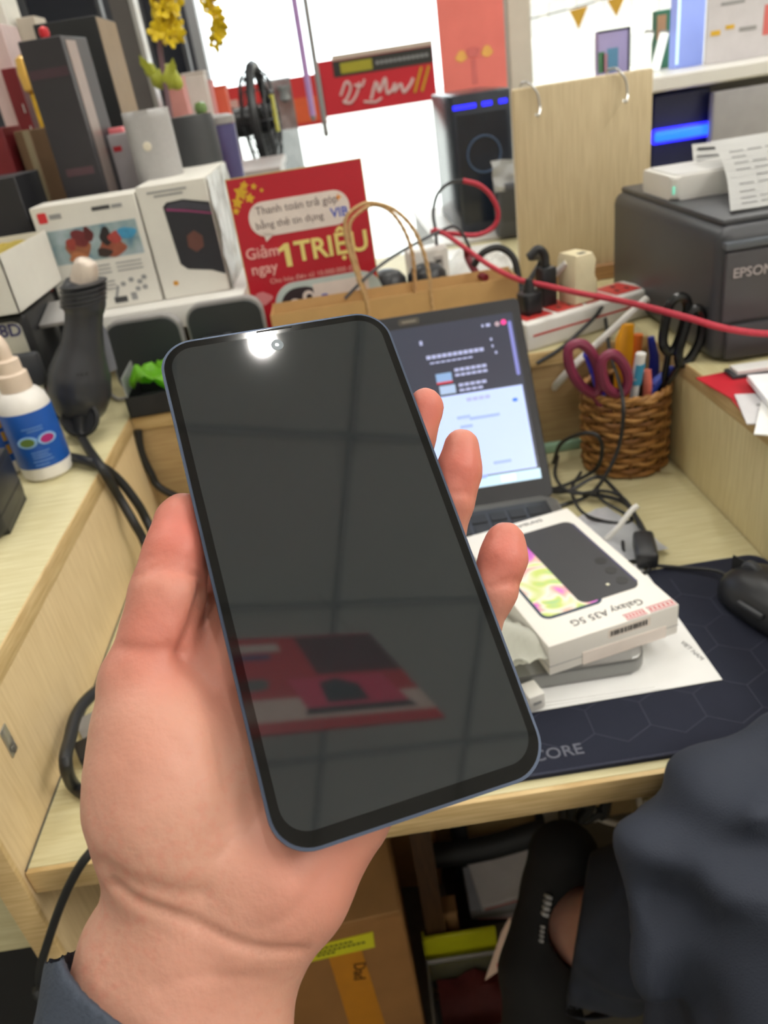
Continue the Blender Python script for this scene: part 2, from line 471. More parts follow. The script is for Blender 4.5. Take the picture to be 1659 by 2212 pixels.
# ================================================================== the phone in the hand
PN = -ray(560, 1850); PN.normalize()
PDIST = 0.213
def HP(u, v, z=0.0):
    """point on the plane parallel to the phone's screen, z metres in front of it."""
    d = ray(u, v); return CAM + d * ((PDIST - z) / (-(d.dot(PN))))
_tl, _tr, _br, _bl = HP(341, 744.6), HP(828.7, 672.8), HP(1189, 1656.4), HP(596.6, 1866.7)
PC = (_tl + _tr + _br + _bl) / 4
PX = ((_tr - _tl) + (_br - _bl)).normalized()
PX = (PX - PN * PX.dot(PN)).normalized()
PY = PN.cross(PX)
PM = Matrix((PX, PY, PN)).transposed().to_4x4(); PM.translation = PC
PW, PH, PT = 0.0776, 0.1598, 0.0082
ph = thing_m('smartphone', 'dark smartphone with a black reflecting screen held in a hand', 'phone', PM)
FRAME = mat('blue_grey_phone_frame', (66, 76, 94), 0.34, metal=0.55, var=0.02)
SCREEN = mat('black_phone_glass', (31, 36, 39), 0.035, var=0.0, ior=1.85)
BEZEL = mat('black_phone_bezel', (12, 12, 12), 0.06, var=0.0, spec=0.5)
obj('frame', prism(NB(), rrect(PW, PH, .0112, 10), -PT, -.0004, bev=.0016, seg=3), FRAME, ph)
obj('front_glass', prism(NB(), rrect(PW - .0018, PH - .0018, .0104, 10), -.0006, .0000, bev=.0003, seg=1), BEZEL, ph)
obj('display', prism(NB(), rrect(PW - .0066, PH - .0082, .0078, 10, 0, .0008), -.0004, .00012), SCREEN, ph)
cl_ = obj('camera_ring', lathe(NB(), [(.0013, .0001), (.0021, .0001), (.0021, .00022), (.0013, .00022)], 20), mat('lens_ring', (70, 76, 80), .3, metal=.5), ph, loc=(-.0005, PH / 2 - .0078, 0))
obj('camera_lens', lathe(NB(), [(0, .00024), (.0013, .0002), (.0013, .0001)], 20), mat('lens_glass', (150, 165, 172), .1, coat=1), cl_)
obj('earpiece_slot', BOX(-.006, .006, PH / 2 - .00165, PH / 2 - .0011, -.0001, .0002), BLACK_M, ph)
obj('power_key', BOX(PW / 2 - .0002, PW / 2 + .0005, .008, .020, -.0058, -.0028, .0002, 1), FRAME, ph)
obj('volume_key', BOX(PW / 2 - .0002, PW / 2 + .0005, .026, .046, -.0058, -.0028, .0002, 1), FRAME, ph)

# ================================================================== the person: hand, sleeve, trousers, shoe
pe = thing('person', 'seated person in navy trousers and dark sleeve holding the phone in one hand', 'person', (.2, -.15, 0))
_PMi = PM.inverted()
def hp(u, v, zmm):
    q = _PMi @ HP(u, v, zmm / 1000.0); return (q.x * 1000, q.y * 1000, q.z * 1000)     # millimetres in the phone's frame
def chain(X, pts, k=4.0):
    d = None
    for a, b in zip(pts[:-1], pts[1:]):
        e = sd_cone(X, hp(*a[:3]), hp(*b[:3]), a[3], b[3])
        d = e if d is None else smin(d, e, k)
    return d
THUMB = [(318, 1455, -17, 12.0), (343, 1370, -14, 10.6), (361, 1290, -12, 10.6), (382, 1200, -11.5, 9.6), (396, 1128, -12, 8.9)]
INDEX = [(560, 1380, -30, 11), (790, 1150, -31, 9.5), (878, 1040, -20, 8.0), (893, 952, -13, 7.0), (920, 877, -7, 6.3)]
MIDDLE = [(620, 1480, -31, 11), (860, 1300, -33, 9.8), (945, 1180, -21, 8.2), (974, 1075, -12, 7.5), (992, 1015, -8, 7.2), (996, 968, -6, 6.3)]
RING = [(660, 1590, -31, 11), (930, 1450, -32, 9.5), (1020, 1370, -20, 8.0), (1066, 1270, -11, 7.4), (1087, 1205, -7, 7.0), (1091, 1167, -6, 6.1)]
PINKY = [(700, 1690, -30, 10), (900, 1600, -30, 8.5), (980, 1540, -22, 7.2), (1010, 1490, -18, 6.0)]
ARM = lambda X: smin(smin(sd_cone(X, hp(303, 2050, -40), hp(225, 2420, -44), 16.8, 18), sd_cone(X, hp(512, 2050, -38), hp(490, 2420, -42), 16.2, 17.5), 10),
                     sd_cone(X, hp(408, 2060, -36), hp(360, 2420, -38), 18, 19), 8)
def hand_sdf(X):
    d = ARM(X)
    # ball of the thumb, palm and heel of the hand
    th = chain(X, [(312, 1480, -19, 13.0), (352, 1610, -21, 19.2), (362, 1730, -23, 20.8), (388, 1830, -28, 19.5), (395, 1980, -36, 17)], 8)
    d = smin(d, th, 9)
    pal = chain(X, [(500, 1240, -31, 9.0), (500, 1330, -29, 10.5), (500, 1430, -26, 11.5), (525, 1640, -29, 15), (520, 1850, -31, 18), (450, 2040, -37, 18)], 8)
    pal2 = chain(X, [(600, 1500, -32, 12), (640, 1750, -31, 15.5), (590, 1905, -31, 18), (520, 2050, -37, 16)], 8)
    hyp = chain(X, [(790, 1690, -27, 12), (727, 1757, -25, 13.6), (628, 1880, -27, 16.6), (565, 1970, -31, 16)], 8)
    d = smin(d, pal, 7); d = smin(d, pal2, 8); d = smin(d, hyp, 8)
    fg = None
    for c in (INDEX, MIDDLE, RING, PINKY):
        e = chain(X, c, 3.5); fg = e if fg is None else smin(fg, e, 1.0)
    d = smin(d, fg, 4)
    web = sd_cone(X, hp(345, 1480, -20), hp(520, 1400, -30), 9, 9)
    d = smin(d, web, 6)
    d = smin(d, chain(X, THUMB, 4), 3.0)
    # the phone's body presses the flesh in: keep clear of the back and the screen
    qx = np.maximum(np.abs(X[..., 0]) - (PW * 500 - 1), 0); qy = np.maximum(np.abs(X[..., 1]) - (PH * 500 - 1), 0)
    return d
_lo = np.min([hp(*a[:3]) for a in THUMB + INDEX + MIDDLE + RING + [(225, 2420, -44, 1), (190, 1700, -23, 1)]], axis=0) - 24
_hi = np.max([hp(*a[:3]) for a in THUMB + INDEX + MIDDLE + RING + [(512, 2420, -40, 1)]], axis=0) + 20
V, Fq = nets(hand_sdf, _lo, _hi, 1.5)
V = relax(V, Fq, 3, .5)
Nn = vnormals(V, Fq)
# skin creases: pressed in along lines given in the phone's frame
CREASES = [([(300, 1262), (350, 1256), (400, 1260), (440, 1262)], .9, 1.0), ([(318, 1238), (360, 1233), (420, 1240)], .4, .9),
           ([(240, 1912), (300, 1950), (400, 1985), (470, 2020), (560, 2052), (655, 2058)], 1.3, 1.3),
           ([(215, 1865), (280, 1905), (360, 1925), (440, 1930)], .9, 2.2),
           ([(270, 1410), (330, 1425), (392, 1415)], .8, 1.6), ([(446, 1285), (428, 1345), (398, 1422)], 2.2, 1.5), ([(395, 1425), (430, 1460), (475, 1560), (500, 1700)], .7, 2.4),
           ([(470, 1850), (520, 1810), (560, 1760), (570, 1700)], .5, 1.0), ([(700, 1880), (640, 1960), (560, 2010)], .4, 2.0),
           ([(330, 2140), (430, 2110), (560, 2120)], .35, 1.4), ([(380, 1600), (420, 1680), (440, 1760)], .3, 2.0),
           ([(960, 1092), (1040, 1092)], .5, .9), ([(1040, 1290), (1120, 1275)], .8, 1.2)]
for pts, dep, wid in CREASES:
    q = np.array([hp(u, v, -14)[:2] for (u, v) in pts])
    q = np.array([[p.x, p.y] for p in smooth_path([(a, b, 0) for a, b in q], 6)])
    best = np.full(len(V), 1e9)
    for a, b in zip(q[:-1], q[1:]):
        dd = b - a; t = np.clip(((V[:, :2] - a) @ dd) / (dd @ dd), 0, 1)
        best = np.minimum(best, np.linalg.norm(V[:, :2] - a - t[:, None] * dd, axis=1))
    wgt = dep * np.exp(-(best / wid) ** 2) * np.clip(Nn[:, 2] * 2, 0, 1)
    V = V - Nn * wgt[:, None]
# fine skin waviness
wv = np.array([mnoise.noise(Vector(p) * .09) * .5 + mnoise.noise(Vector(p) * .3) * .12 for p in V])
V = V + Nn * wv[:, None]
flush = np.zeros(len(V))
for (u, v, z, r, s) in [(396, 1160, -6, 22, 1), (350, 1370, -8, 22, .8), (925, 885, -4, 14, 1), (998, 1010, -4, 18, 1), (1090, 1200, -4, 18, 1), (480, 1480, -15, 20, .5), (700, 1850, -16, 26, .55), (330, 1600, -6, 24, .3), (460, 2110, -22, 26, .25)]:
    flush = np.maximum(flush, s * np.exp(-(np.linalg.norm(V - np.array(hp(u, v, z)), axis=1) / r) ** 2))
Mw = np.array(PM)
Vw = (V / 1000.0) @ Mw[:3, :3].T + Mw[:3, 3]
me = np_mesh('hand', Vw, Fq)
at = me.attributes.new('flush', 'FLOAT', 'POINT'); at.data.foreach_set('value', flush.astype(np.float32))
def skin_mat():
    m = mat('skin', (207, 158, 136), 0.48, var=0.05, scale=45, sss=0.22, bump=.12, bscale=420)
    N = m.node_tree.nodes; L_ = m.node_tree.links; b = N['Principled BSDF']
    src = b.inputs['Base Color'].links[0].from_socket
    a = N.new('ShaderNodeAttribute'); a.attribute_name = 'flush'
    nz = N.new('ShaderNodeTexNoise'); nz.inputs['Scale'].default_value = 60; nz.inputs['Detail'].default_value = 3
    mr = N.new('ShaderNodeMapRange'); mr.inputs[1].default_value = .35; mr.inputs[2].default_value = .75; mr.inputs[4].default_value = .35
    L_.new(nz.outputs['Fac'], mr.inputs[0])
    ad = N.new('ShaderNodeMath'); ad.operation = 'MAXIMUM'; L_.new(a.outputs['Fac'], ad.inputs[0]); L_.new(mr.outputs[0], ad.inputs[1])
    mx = N.new('ShaderNodeMix'); mx.data_type = 'RGBA'; L_.new(ad.outputs[0], mx.inputs[0]); L_.new(src, mx.inputs[6]); mx.inputs[7].default_value = rgb(208, 116, 100)
    L_.new(mx.outputs[2], b.inputs['Base Color'])
    return m
SKIN = skin_mat()
def ppart(name, me, m):
    o = obj(name, me, m, pe, fin=not isinstance(me, bpy.types.Mesh)); o.matrix_parent_inverse = Matrix.Translation(pe.location).inverted(); return o
ppart('hand', me, SKIN)
# sleeve: a shell round the forearm, cut obliquely
_a = np.array(hp(150, 2038, -40)); _b = np.array(hp(430, 2232, -40)); _t = (_b - _a)[:2]; _t /= np.linalg.norm(_t); _nrm = np.array([_t[1], -_t[0]])
def sleeve_sdf(X):
    d = ARM(X)
    fold = 1.2 * np.sin(X[..., 1] * .16 + X[..., 0] * .1)
    pl = (X[..., :2] - _a[:2]) @ _nrm
    pl = -pl if ((np.array(hp(60, 2200, -40))[:2] - _a[:2]) @ _nrm) < 0 else pl      # positive on the sleeve's side
    s_ = (X[..., :2] - (_a + _b)[:2] / 2) @ _t / (np.linalg.norm((_b - _a)[:2]) / 2)
    return np.maximum(np.maximum(d - 6.5 - fold * .6, -(d - 3.4)), -pl + 3.0 * np.clip(1 - s_ * s_, -1, 1) + .6 * np.sin(X[..., 2] * .2))
V, Fq = nets(sleeve_sdf, _lo - 12, _hi * 0 + np.max([hp(560, 2420, -20), hp(560, 2000, -10)], axis=0) + 8, 1.5)
V = relax(V, Fq, 2)
Vw = (V / 1000.0) @ Mw[:3, :3].T + Mw[:3, 3]
NAVY = mat('navy_cloth', (39, 45, 59), 0.75, var=0.06, scale=14, bump=.25, bscale=900)
ppart('sleeve', np_mesh('sleeve', Vw, Fq), mat('slate_cloth', (62, 70, 84), 0.7, var=.05, scale=14, bump=.2, bscale=900))

# ------------------------------------------------ trousers, ankle and shoe of the seated person
def w3(p): return np.array((p.x, p.y, p.z), np.float32)
def legs_sdf(X):
    hip = w3(PD(2060, 2680, .40)); knee = w3(PD(1590, 1860, .485)); kn2 = w3(PD(1530, 1930, .60)); ank = w3(PD(1225, 2030, .775))
    d = sd_cone(X, hip, knee, .088, .060)
    d = smin(d, sd_cone(X, knee, kn2, .056, .056), .02)
    calf = sd_cone(X, kn2, ank, .062, .070)
    d = smin(d, calf, .012)
    d = smin(d, sd_cone(X, w3(PD(1500, 1960, .52)), w3(PD(1560, 2330, .50)), .040, .050), .03)
    tip = sd_cone(X, w3(PD(1600, 1690, .49)), w3(PD(1700, 1640, .50)), .030, .034)
    d = smin(d, tip, .03)
    ridge = sd_cone(X, w3(PD(1640, 1650, .47)), w3(PD(1395, 1835, .485)), .012, .012)
    d = smin(d, ridge, .02)
    r2 = smin(sd_cone(X, w3(PD(1380, 1838, .478)), w3(PD(1405, 1960, .468)), .008, .009), sd_cone(X, w3(PD(1405, 1960, .468)), w3(PD(1425, 2140, .462)), .009, .011), .01)
    d = smin(d, r2, .03)
    r3 = sd_cone(X, w3(PD(1660, 1820, .43)), w3(PD(1480, 1990, .44)), .008, .010)
    d = smin(d, r3, .03)
    for a, b, r in (((1660, 1640, .462), (1560, 1705, .440), .010), ((1560, 1705, .440), (1470, 1800, .435), .012), ((1470, 1800, .435), (1450, 1960, .437), .012), ((1450, 1960, .437), (1480, 2200, .44), .008), ((1560, 1900, .418), (1700, 1800, .425), .007), ((1520, 2050, .425), (1660, 1990, .41), .006)):
        g = sd_cone(X, w3(PD(*a)), w3(PD(*b)), r, r); d = -smin(-d, g, .022)
    u = X @ w3(CR); v = X @ w3(CU); w = X @ w3(_F)
    d = d + .0035 * np.sin(38 * u + 52 * v + 3 * np.sin(30 * v)) + .002 * np.sin(95 * v - 60 * u + 40 * w)
    cav = sd_cone(X, w3(PD(1300, 2032, .74)), w3(PD(1150, 2040, .84)), .062, .066)
    hn = -w3(CR) * .92 + w3(_F) * .30 + w3(CU) * .15
    cut = (w3(PD(1242, 2030, .74)) - X) @ hn / np.linalg.norm(hn)       # hem plane
    return np.maximum(np.maximum(d, -cav), -cut)
pts = [PD(1180, 1600, .8), PD(1180, 2300, .9), PD(2060, 2680, .40), PD(2100, 2400, .35), PD(1700, 1550, .6), PD(1300, 2400, .5), PD(1640, 1750, .36), PD(1900, 1900, .34), PD(2100, 2000, .4)]
lo = np.min([w3(p) for p in pts], axis=0) - .05; hi = np.max([w3(p) for p in pts], axis=0) + .06
V, Fq = nets(legs_sdf, lo, hi, .0042)
V = relax(V, Fq, 2)
ppart('trousers', np_mesh('trousers', V, Fq), NAVY)
def ankle_sdf(X):
    a = sd_cone(X, w3(PD(1390, 2010, .71)), w3(PD(1268, 2005, .79)), .042, .040)
    return smin(a, sd_cone(X, w3(PD(1240, 1990, .80)), w3(PD(1185, 1990, .83)), .034, .03), .01)
lo = np.min([w3(PD(1400, 2010, .66)), w3(PD(1150, 2010, .86))], axis=0) - .06; hi = np.max([w3(PD(1400, 2010, .66)), w3(PD(1150, 2010, .86))], axis=0) + .06
V, Fq = nets(ankle_sdf, lo, hi, .003)
ppart('ankle', np_mesh('ankle', relax(V, Fq, 2), Fq), SKIN)
SH = [(1218, 1852, .80, .037), (1200, 1930, .80, .033), (1172, 2020, .79, .030), (1160, 2100, .78, .036), (1175, 2220, .77, .038), (1190, 2330, .77, .03)]
def shoe_sdf(X):
    d = None
    for a, b in zip(SH[:-1], SH[1:]):
        e = sd_cone(X, w3(PD(*a[:3])), w3(PD(*b[:3])), a[3], b[3]); d = e if d is None else smin(d, e, .015)
    hole = sd_cone(X, w3(PD(1400, 2005, .70)), w3(PD(1232, 2005, .79)), .05, .036)
    return np.maximum(d, -hole)
lo = np.min([w3(PD(*a[:3])) for a in SH], axis=0) - .06; hi = np.max([w3(PD(*a[:3])) for a in SH], axis=0) + .06
V, Fq = nets(shoe_sdf, lo, hi, .003)
shoe = ppart('shoe', np_mesh('shoe', relax(V, Fq, 2), Fq), mat('black_knit', (15, 15, 17), .8, bump=.2, bscale=700))
mk = NB()
for (a, b, w) in (((1188, 1935), (1178, 1985), .006), ((1174, 2000), (1170, 2040), .0035)):
    p = PD(a[0], a[1], .758); q = PD(b[0], b[1], .752); d = (q - p).normalized()
    Mx = FR((p + q) / 2, d, CR)
    n_ = 4
    for k in range(n_): bx(mk, -(q - p).length / 2 + k * (q - p).length / n_, -(q - p).length / 2 + (k + .7) * (q - p).length / n_, -w / 2, w / 2, -.012, .0005, .0006, 1, Mx)
o = obj('logo_print', mk, mat('pale_print', (190, 190, 190), .6), shoe); o['kind'] = 'stuff'

# ================================================================== laptop, phone box, papers, mat, mouse
lp = thing('laptop', 'black laptop standing open with a split dark and white screen', 'laptop', (.03, .74, .757))
LX0, LX1 = -.135, .19
part('base', prism(NB(), rrect(LX1 - LX0, .280, .014, 6, (LX0 + LX1) / 2, .602), .7572, .7725, bev=.003, seg=3), mat('grey_aluminium', (148, 148, 146), .35, metal=.7, var=.02), lp)
part('keyboard_deck', BOX(LX0 + .012, LX1 - .012, .56, .73, .7722, .7732), BLACK_P, lp)
kb = NB()
for r in range(6):
    for c in range(14): bx(kb, LX0 + .018 + c * .0208, LX0 + .018 + c * .0208 + .0175, .60 + r * .0205, .60 + r * .0205 + .0170, .7732, .7745, .0004, 1)
part('keys', kb, BLACK_M, lp)
TL_ = math.radians(35)
HG = Matrix.Translation((0, .742, .770)) @ Matrix.Rotation(math.pi / 2 - TL_, 4, 'X')      # local x right, local y up the screen, z to the viewer
SHt = .232
lid = part('screen_lid', prism(NB(), rrect(LX1 - LX0, SHt, .006, 4, (LX0 + LX1) / 2, SHt / 2), -.006, 0, HG, bev=.0008, seg=1), BLACK_P, lp)
def sub(o): return o
def on_screen(name, pts, z, m): return sub(obj(name, prism(NB(), pts, z - .0004, z, HG), m, lid))
def rc(x0, x1, y0, y1): return [(x0, y0), (x1, y0), (x1, y1), (x0, y1)]
DX0, DX1, DY0, DY1 = LX0 + .008, LX1 - .010, .022, SHt - .016
def scr(name, c, e): return mat(name, c, .25, var=.0, emit=e)
on_screen('display', rc(DX0, DX1, DY0, DY1), .0003, scr('screen_dark', (50, 54, 66), 0.75))
YS = DY0 + (DY1 - DY0) * .56
on_screen('white_page', rc(DX0, DX1 - .003, DY0 + .013, YS), .0007, scr('screen_page', (172, 190, 235), .72))
on_screen('task_bar', rc(DX0, DX1, DY0, DY0 + .0115), .0007, scr('screen_bar', (178, 210, 230), .72))
on_screen('scroll_bar', rrect(.0042, .064, .002, 3, DX1 - .005, DY1 - .042), .0009, scr('screen_scroll', (112, 116, 176), .8))
tb = NB()
for (x0, x1, y, h) in ((.075, .142, 0.178, .0042), (.078, .128, .171, .0018), (.104, .142, .159, .0036), (.104, .142, .153, .003), (.106, .139, .141, .0035), (.106, .134, .135, .003), (.112, .140, .123, .004), (.07, .074, .196, .005), (.143, .146, .205, .003), (.148, .154, .205, .0035), (.150, .153, .188, .003), (.1505, .153, .180, .003), (.153, .156, .172, .003)):
    n_ = max(1, int((x1 - x0) / .006))
    for k in range(n_):
        a = x0 + (x1 - x0) * k / n_; b = a + (x1 - x0) / n_ * .82
        prism(tb, rc(a, b, y - h / 2, y + h / 2), .0003, .0009, HG)
sub(obj('page_text', tb, scr('screen_text', (150, 156, 190), .8), lid))['kind'] = 'stuff'
tb = NB()
for (x0, x1, y, h) in ((.098, .113, .104, .003), (.112, .146, .101, .003), (.10, .114, .093, .003), (.13, .15, .047, .003), (.11, .12, .033, .003)): prism(tb, rc(x0, x1, y - h / 2, y + h / 2), .0007, .0010, HG)
sub(obj('page_lines', tb, scr('screen_lines', (140, 160, 214), .7), lid))['kind'] = 'stuff'
on_screen('thumbnail', rc(.082, .100, .147, .1575), .0009, scr('screen_thumb', (120, 150, 190), .7))
on_screen('thumbnail', rc(.084, .102, .133, .143), .0009, scr('screen_thumb2', (150, 170, 200), .7))
on_screen('thumbnail_bar', rc(.082, .100, .1455, .1475), .0010, scr('screen_red', (190, 50, 60), .7))
on_screen('avatar', rrect(.0062, .0062, .0030, 5, .1685, .2055), .0010, scr('screen_pink', (226, 66, 140), .8))
on_screen('icon', rrect(.0056, .0056, .0027, 5, .1610, .2045), .0010, scr('screen_icon', (160, 140, 150), .7))
on_screen('toggle', rrect(.006, .004, .0019, 5, .166, .1145), .0010, scr('screen_blue', (60, 110, 230), .8))
on_screen('taskbar_icon', rc(.135, .152, DY0 + .002, DY0 + .010), .0010, scr('screen_lightblue', (206, 226, 236), .75))
on_screen('webcam_cover', rrect(.024, .0075, .0025, 4, .062, SHt - .0085), .0005, mat('sticker_brown', (74, 68, 58), .5))
on_screen('webcam_cover_text', rc(.054, .070, SHt - .0098, SHt - .0074), .0008, mat('sticker_text', (120, 112, 98), .5))

zb = .7728
pbx = thing('phone_box', 'white phone carton with a printed dark handset lying on the laptop', 'box', (.1455, .5587, zb), (0, 0, math.radians(13)))
BWx, BL_, BH = .058, .090, .029
obj('carton', BOX(-BWx, BWx, -BL_, BL_, 0, BH, .0008, 2), mat('white_carton', (236, 232, 224), .45, var=.015), pbx)
obj('lid_seam', BOX(-BWx - .0002, BWx + .0002, -BL_ - .0002, BL_ + .0002, .0085, .0090), INKL, pbx)
TOPF = lambda x, y: FR((x, y, BH), (1, 0, 0), (0, 1, 0))
pf = obj('printed_front', plate(NB(), rrect(.056, .118, .008, 6), TOPF(-.018, -.001), .0003), mat('print_edge_dark', (52, 66, 84), .4), pbx)
def art_mat():
    m = mat('rainbow_wallpaper_print', (220, 160, 180), .4, var=0)
    N = m.node_tree.nodes; L_ = m.node_tree.links; b = N['Principled BSDF']
    tc = N.new('ShaderNodeTexCoord'); nz = N.new('ShaderNodeTexNoise'); nz.inputs['Scale'].default_value = 26; nz.inputs['Detail'].default_value = 1; nz.inputs['Distortion'].default_value = 1.2
    cr = N.new('ShaderNodeValToRGB'); e = cr.color_ramp.elements
    e[0].position = .28; e[0].color = rgb(120, 200, 180); e[1].position = .72; e[1].color = rgb(196, 90, 200)
    for p, c in ((.37, (206, 222, 120)), (.43, (244, 236, 224)), (.5, (240, 190, 170)), (.58, (226, 130, 210))):
        k = e.new(p); k.color = rgb(*c)
    L_.new(tc.outputs['Object'], nz.inputs['Vector']); L_.new(nz.outputs['Fac'], cr.inputs['Fac']); L_.new(cr.outputs['Color'], b.inputs['Base Color'])
    return m
obj('printed_wallpaper', plate(NB(), rrect(.051, .112, .006, 6), TOPF(-.018, -.001), .00045), art_mat(), pbx)
obj('printed_back', plate(NB(), rrect(.056, .122, .008, 6), TOPF(.019, .006), .0006), mat('print_charcoal', (58, 58, 62), .35, var=.03), pbx)
pk = NB(); plate(pk, rc(-.0012, .0012, -.054, .054), TOPF(.0465, .006), .00075)
obj('printed_edge', pk, mat('print_edge_violet', (70, 66, 96), .4), pbx)
pk = NB()
for y in (-.0415, -.0245, -.0075): plate(pk, rrect(.0105, .0105, .005, 5), TOPF(.037, y), .0008)
obj('printed_lens', pk, mat('print_lens', (44, 43, 44), .3), pbx)
obj('printed_flash', plate(NB(), rrect(.003, .003, .0014, 5), TOPF(.0235, -.041), .0009), mat('print_flash', (230, 226, 200), .4), pbx)
text('box_lettering', 'Galaxy A35 5G', .0105, INK, pbx, FR((.036, -.0725, BH + .0001), (-1, 0, 0), (0, -1, 0)), 'LEFT', .0002)
text('box_maker', 'SAMSUNG', .007, INK, pbx, FR((-.006, .0815, BH + .0001), (1, 0, 0), (0, 1, 0)), 'LEFT', .0002)
st = NB(); plate(st, rc(.012, .030, -.0895, -.0815), TOPF(0, 0), .0005); plate(st, rc(.033, .0565, -.0895, -.081), TOPF(0, 0), .0005)
stk = obj('sticker', st, mat('sticker_pale', (232, 222, 220), .5), pbx)
st = NB()
for (a, b) in ((.012, .030), (.033, .0565)):
    for y in (-.0885, -.0825): plate(st, rc(a, b, y - .0004, y + .0004), TOPF(0, 0), .0008)
    for k in range(6): plate(st, rc(a + (b - a) * (k + .2) / 6, a + (b - a) * (k + .8) / 6, -.087, -.084), TOPF(0, 0), .0008)
obj('sticker_text', st, mat('red_ink', (206, 120, 118), .5), stk)
NF = FR((0, -BL_, 0), (1, 0, 0), (0, 0, 1))
bc = NB(); random.seed(3); x = -.004
while x < .028:
    w = random.choice((.0006, .0010, .0016)); plate(bc, rc(x, x + w, .0195, .0245), NF, .0003); x += w + random.choice((.0005, .0009))
obj('barcode', bc, BLACK_M, pbx)
lb = NB(); plate(lb, [(-.029, .0), (.047, .0), (.047, .0115), (-.029, .0125)], NF, .0005)
obj('seal_label', lb, mat('clear_label', (240, 228, 218), .3), pbx)
obj('barcode_label', plate(NB(), rc(-.006, .032, .018, .0262), NF, .00015), mat('label_cream', (236, 224, 212), .4), pbx)

# white tissue bag beside the box
tw = crumple((.070, .15), 22, 34, .016, 38, 4.2, Matrix.Translation((.057, .520, .796)) @ Matrix.Rotation(math.radians(13), 4, 'Z') @ Matrix.Rotation(math.radians(7), 4, 'Y'))
tag(obj('tissue_pouch', tw, mat('white_foam_sheet', (232, 232, 220), .6, var=.02), sharp=70), 'crumpled white foam pouch between the phone and the phone box', 'pouch')
# papers under the laptop
s1 = thing('paper_sheet', 'white printed sheet sticking out under the phone box corner', 'paper', (.2, .52, .7545), (0, 0, math.radians(1)))
obj('sheet', BOX(-.16, .0405, -.078, .092, 0, .0005), PAPER, s1)
text('print', 'VIET NAM', .0058, INK, s1, FR((.030, -.028, .00055), (.25, -1, 0), (1, .25, 0)), 'LEFT', .0001)
s2 = thing('paper_sheet', 'white folded paper peeking out in front of the laptop edge', 'paper', (.11, .446, .7551), (0, 0, math.radians(-1)))
obj('sheet', BOX(-.12, .083, -.002, .16, 0, .0005), PAPER, s2); obj('folded_layer', BOX(-.12, .079, .0005, .16, .0006, .0011), PAPER, s2)
ad = thing('plug_adapter', 'small white plug end at the front corner of the laptop', 'plug', (.093, .4455, .7565), (0, 0, .25))
obj('body', BOX(-.007, .007, -.006, .012, 0, .015, .0015), WHITE_P, ad); obj('slot', BOX(-.0035, .0035, -.0063, -.0058, .006, .009), INKL, ad)

pad = thing('mouse_pad', 'dark navy hexagon-patterned mouse mat along the desk front', 'mouse mat', (.17, .487, .7502))
PADM = mat('mat_cloth', (35, 38, 52), .85, var=.05, scale=60, bump=.2, bscale=1500, spec=.25)
PMx = Matrix.Translation((0, 0, 0))
part('mat', prism(NB(), rrect(.400, .220, .016, 6, .152, .4895), .7503, .7538, bev=.001, seg=2), PADM, pad)
st = NB()
loop = rrect(.3975, .2175, .0155, 10, .152, .4895)
part('stitched_edge', tube(NB(), [(p[0], p[1], .7536) for p in loop], .0013, 6, 1, True), mat('mat_stitch', (36, 40, 62), .6, bump=.5, bscale=900), pad)
hx = NB(); S = .0245
for r in range(-1, 9):
    for c in range(-1, 13):
        cx_ = -.04 + c * S * 1.732 + (S * .866 if r % 2 else 0); cy_ = .385 + r * S * 1.5
        vs = [(cx_ + S * math.sin(math.radians(60 * k)), cy_ + S * math.cos(math.radians(60 * k))) for k in range(6)]
        for k in (0, 1, 2):
            a, b = vs[k], vs[k + 1]
            if all(-.03 < p[0] < .335 and .389 < p[1] < .592 for p in (a, b)):
                dx, dy = b[0] - a[0], b[1] - a[1]; l = math.hypot(dx, dy); ox, oy = -dy / l * .0006, dx / l * .0006
                prism(hx, [(a[0] + ox, a[1] + oy), (a[0] - ox, a[1] - oy), (b[0] - ox, b[1] - oy), (b[0] + ox, b[1] + oy)], .7537, .75405)
hx = part('hexagon_lines', hx, mat('mat_line', (50, 53, 67), .8, spec=.25), pad); hx['kind'] = 'stuff'
text('mat_lettering', 'CORE', .0145, mat('mat_grey_print', (92, 94, 106), .8), pad, Matrix.Translation(-Vector(pad.location)) @ FR((.079, .3965, .7540), (1, .02, 0), (0, 1, 0)), 'LEFT', .0003, .01)

ms = thing('mouse', 'black computer mouse on the mat at the right edge', 'mouse', (.322, .505, .754), (0, 0, math.radians(20)))
def mouse_sdf(X):
    p = X.copy(); p[..., 0] = p[..., 0] / .033; p[..., 1] = p[..., 1] / .060; p[..., 2] = p[..., 2] / .036
    e = (np.abs(p) ** 2.5).sum(-1) ** (1 / 2.5)
    return np.maximum((e - 1) * .033, -X[..., 2] + .001)
V, Fq = nets(mouse_sdf, (-.045, -.07, -.006), (.045, .07, .045), .003)
obj('body', np_mesh('body', relax(V, Fq, 2), Fq), BLACK_P, ms, fin=False)
obj('wheel', lathe(NB(), [(0, -.004), (.009, -.004), (.011, -.002), (.011, .002), (.009, .004), (0, .004)], 18, FR((0, .034, .0265), (0, 1, 0), (0, 0, 1))), DGREY, ms)
obj('button_split', BOX(-.0006, .0006, .012, .056, .012, .0335), BLACK_M, ms)
obj('side_button', BOX(-.0345, -.030, -.008, .018, .016, .021, .0015), DGREY, ms)
mc = [Matrix.Rotation(math.radians(20), 4, 'Z') @ Vector((0, .058, .008)) + Vector((.322, .505, .754)), (.296, .575, .760), (.272, .592, .757), (.250, .602, .757), (.236, .612, .757), (.222, .64, .757)]
tag(obj('mouse_cable', TUBE(mc, .0017, 8), BLACK_R), 'thin black mouse cable running back over the mat edge', 'cable')

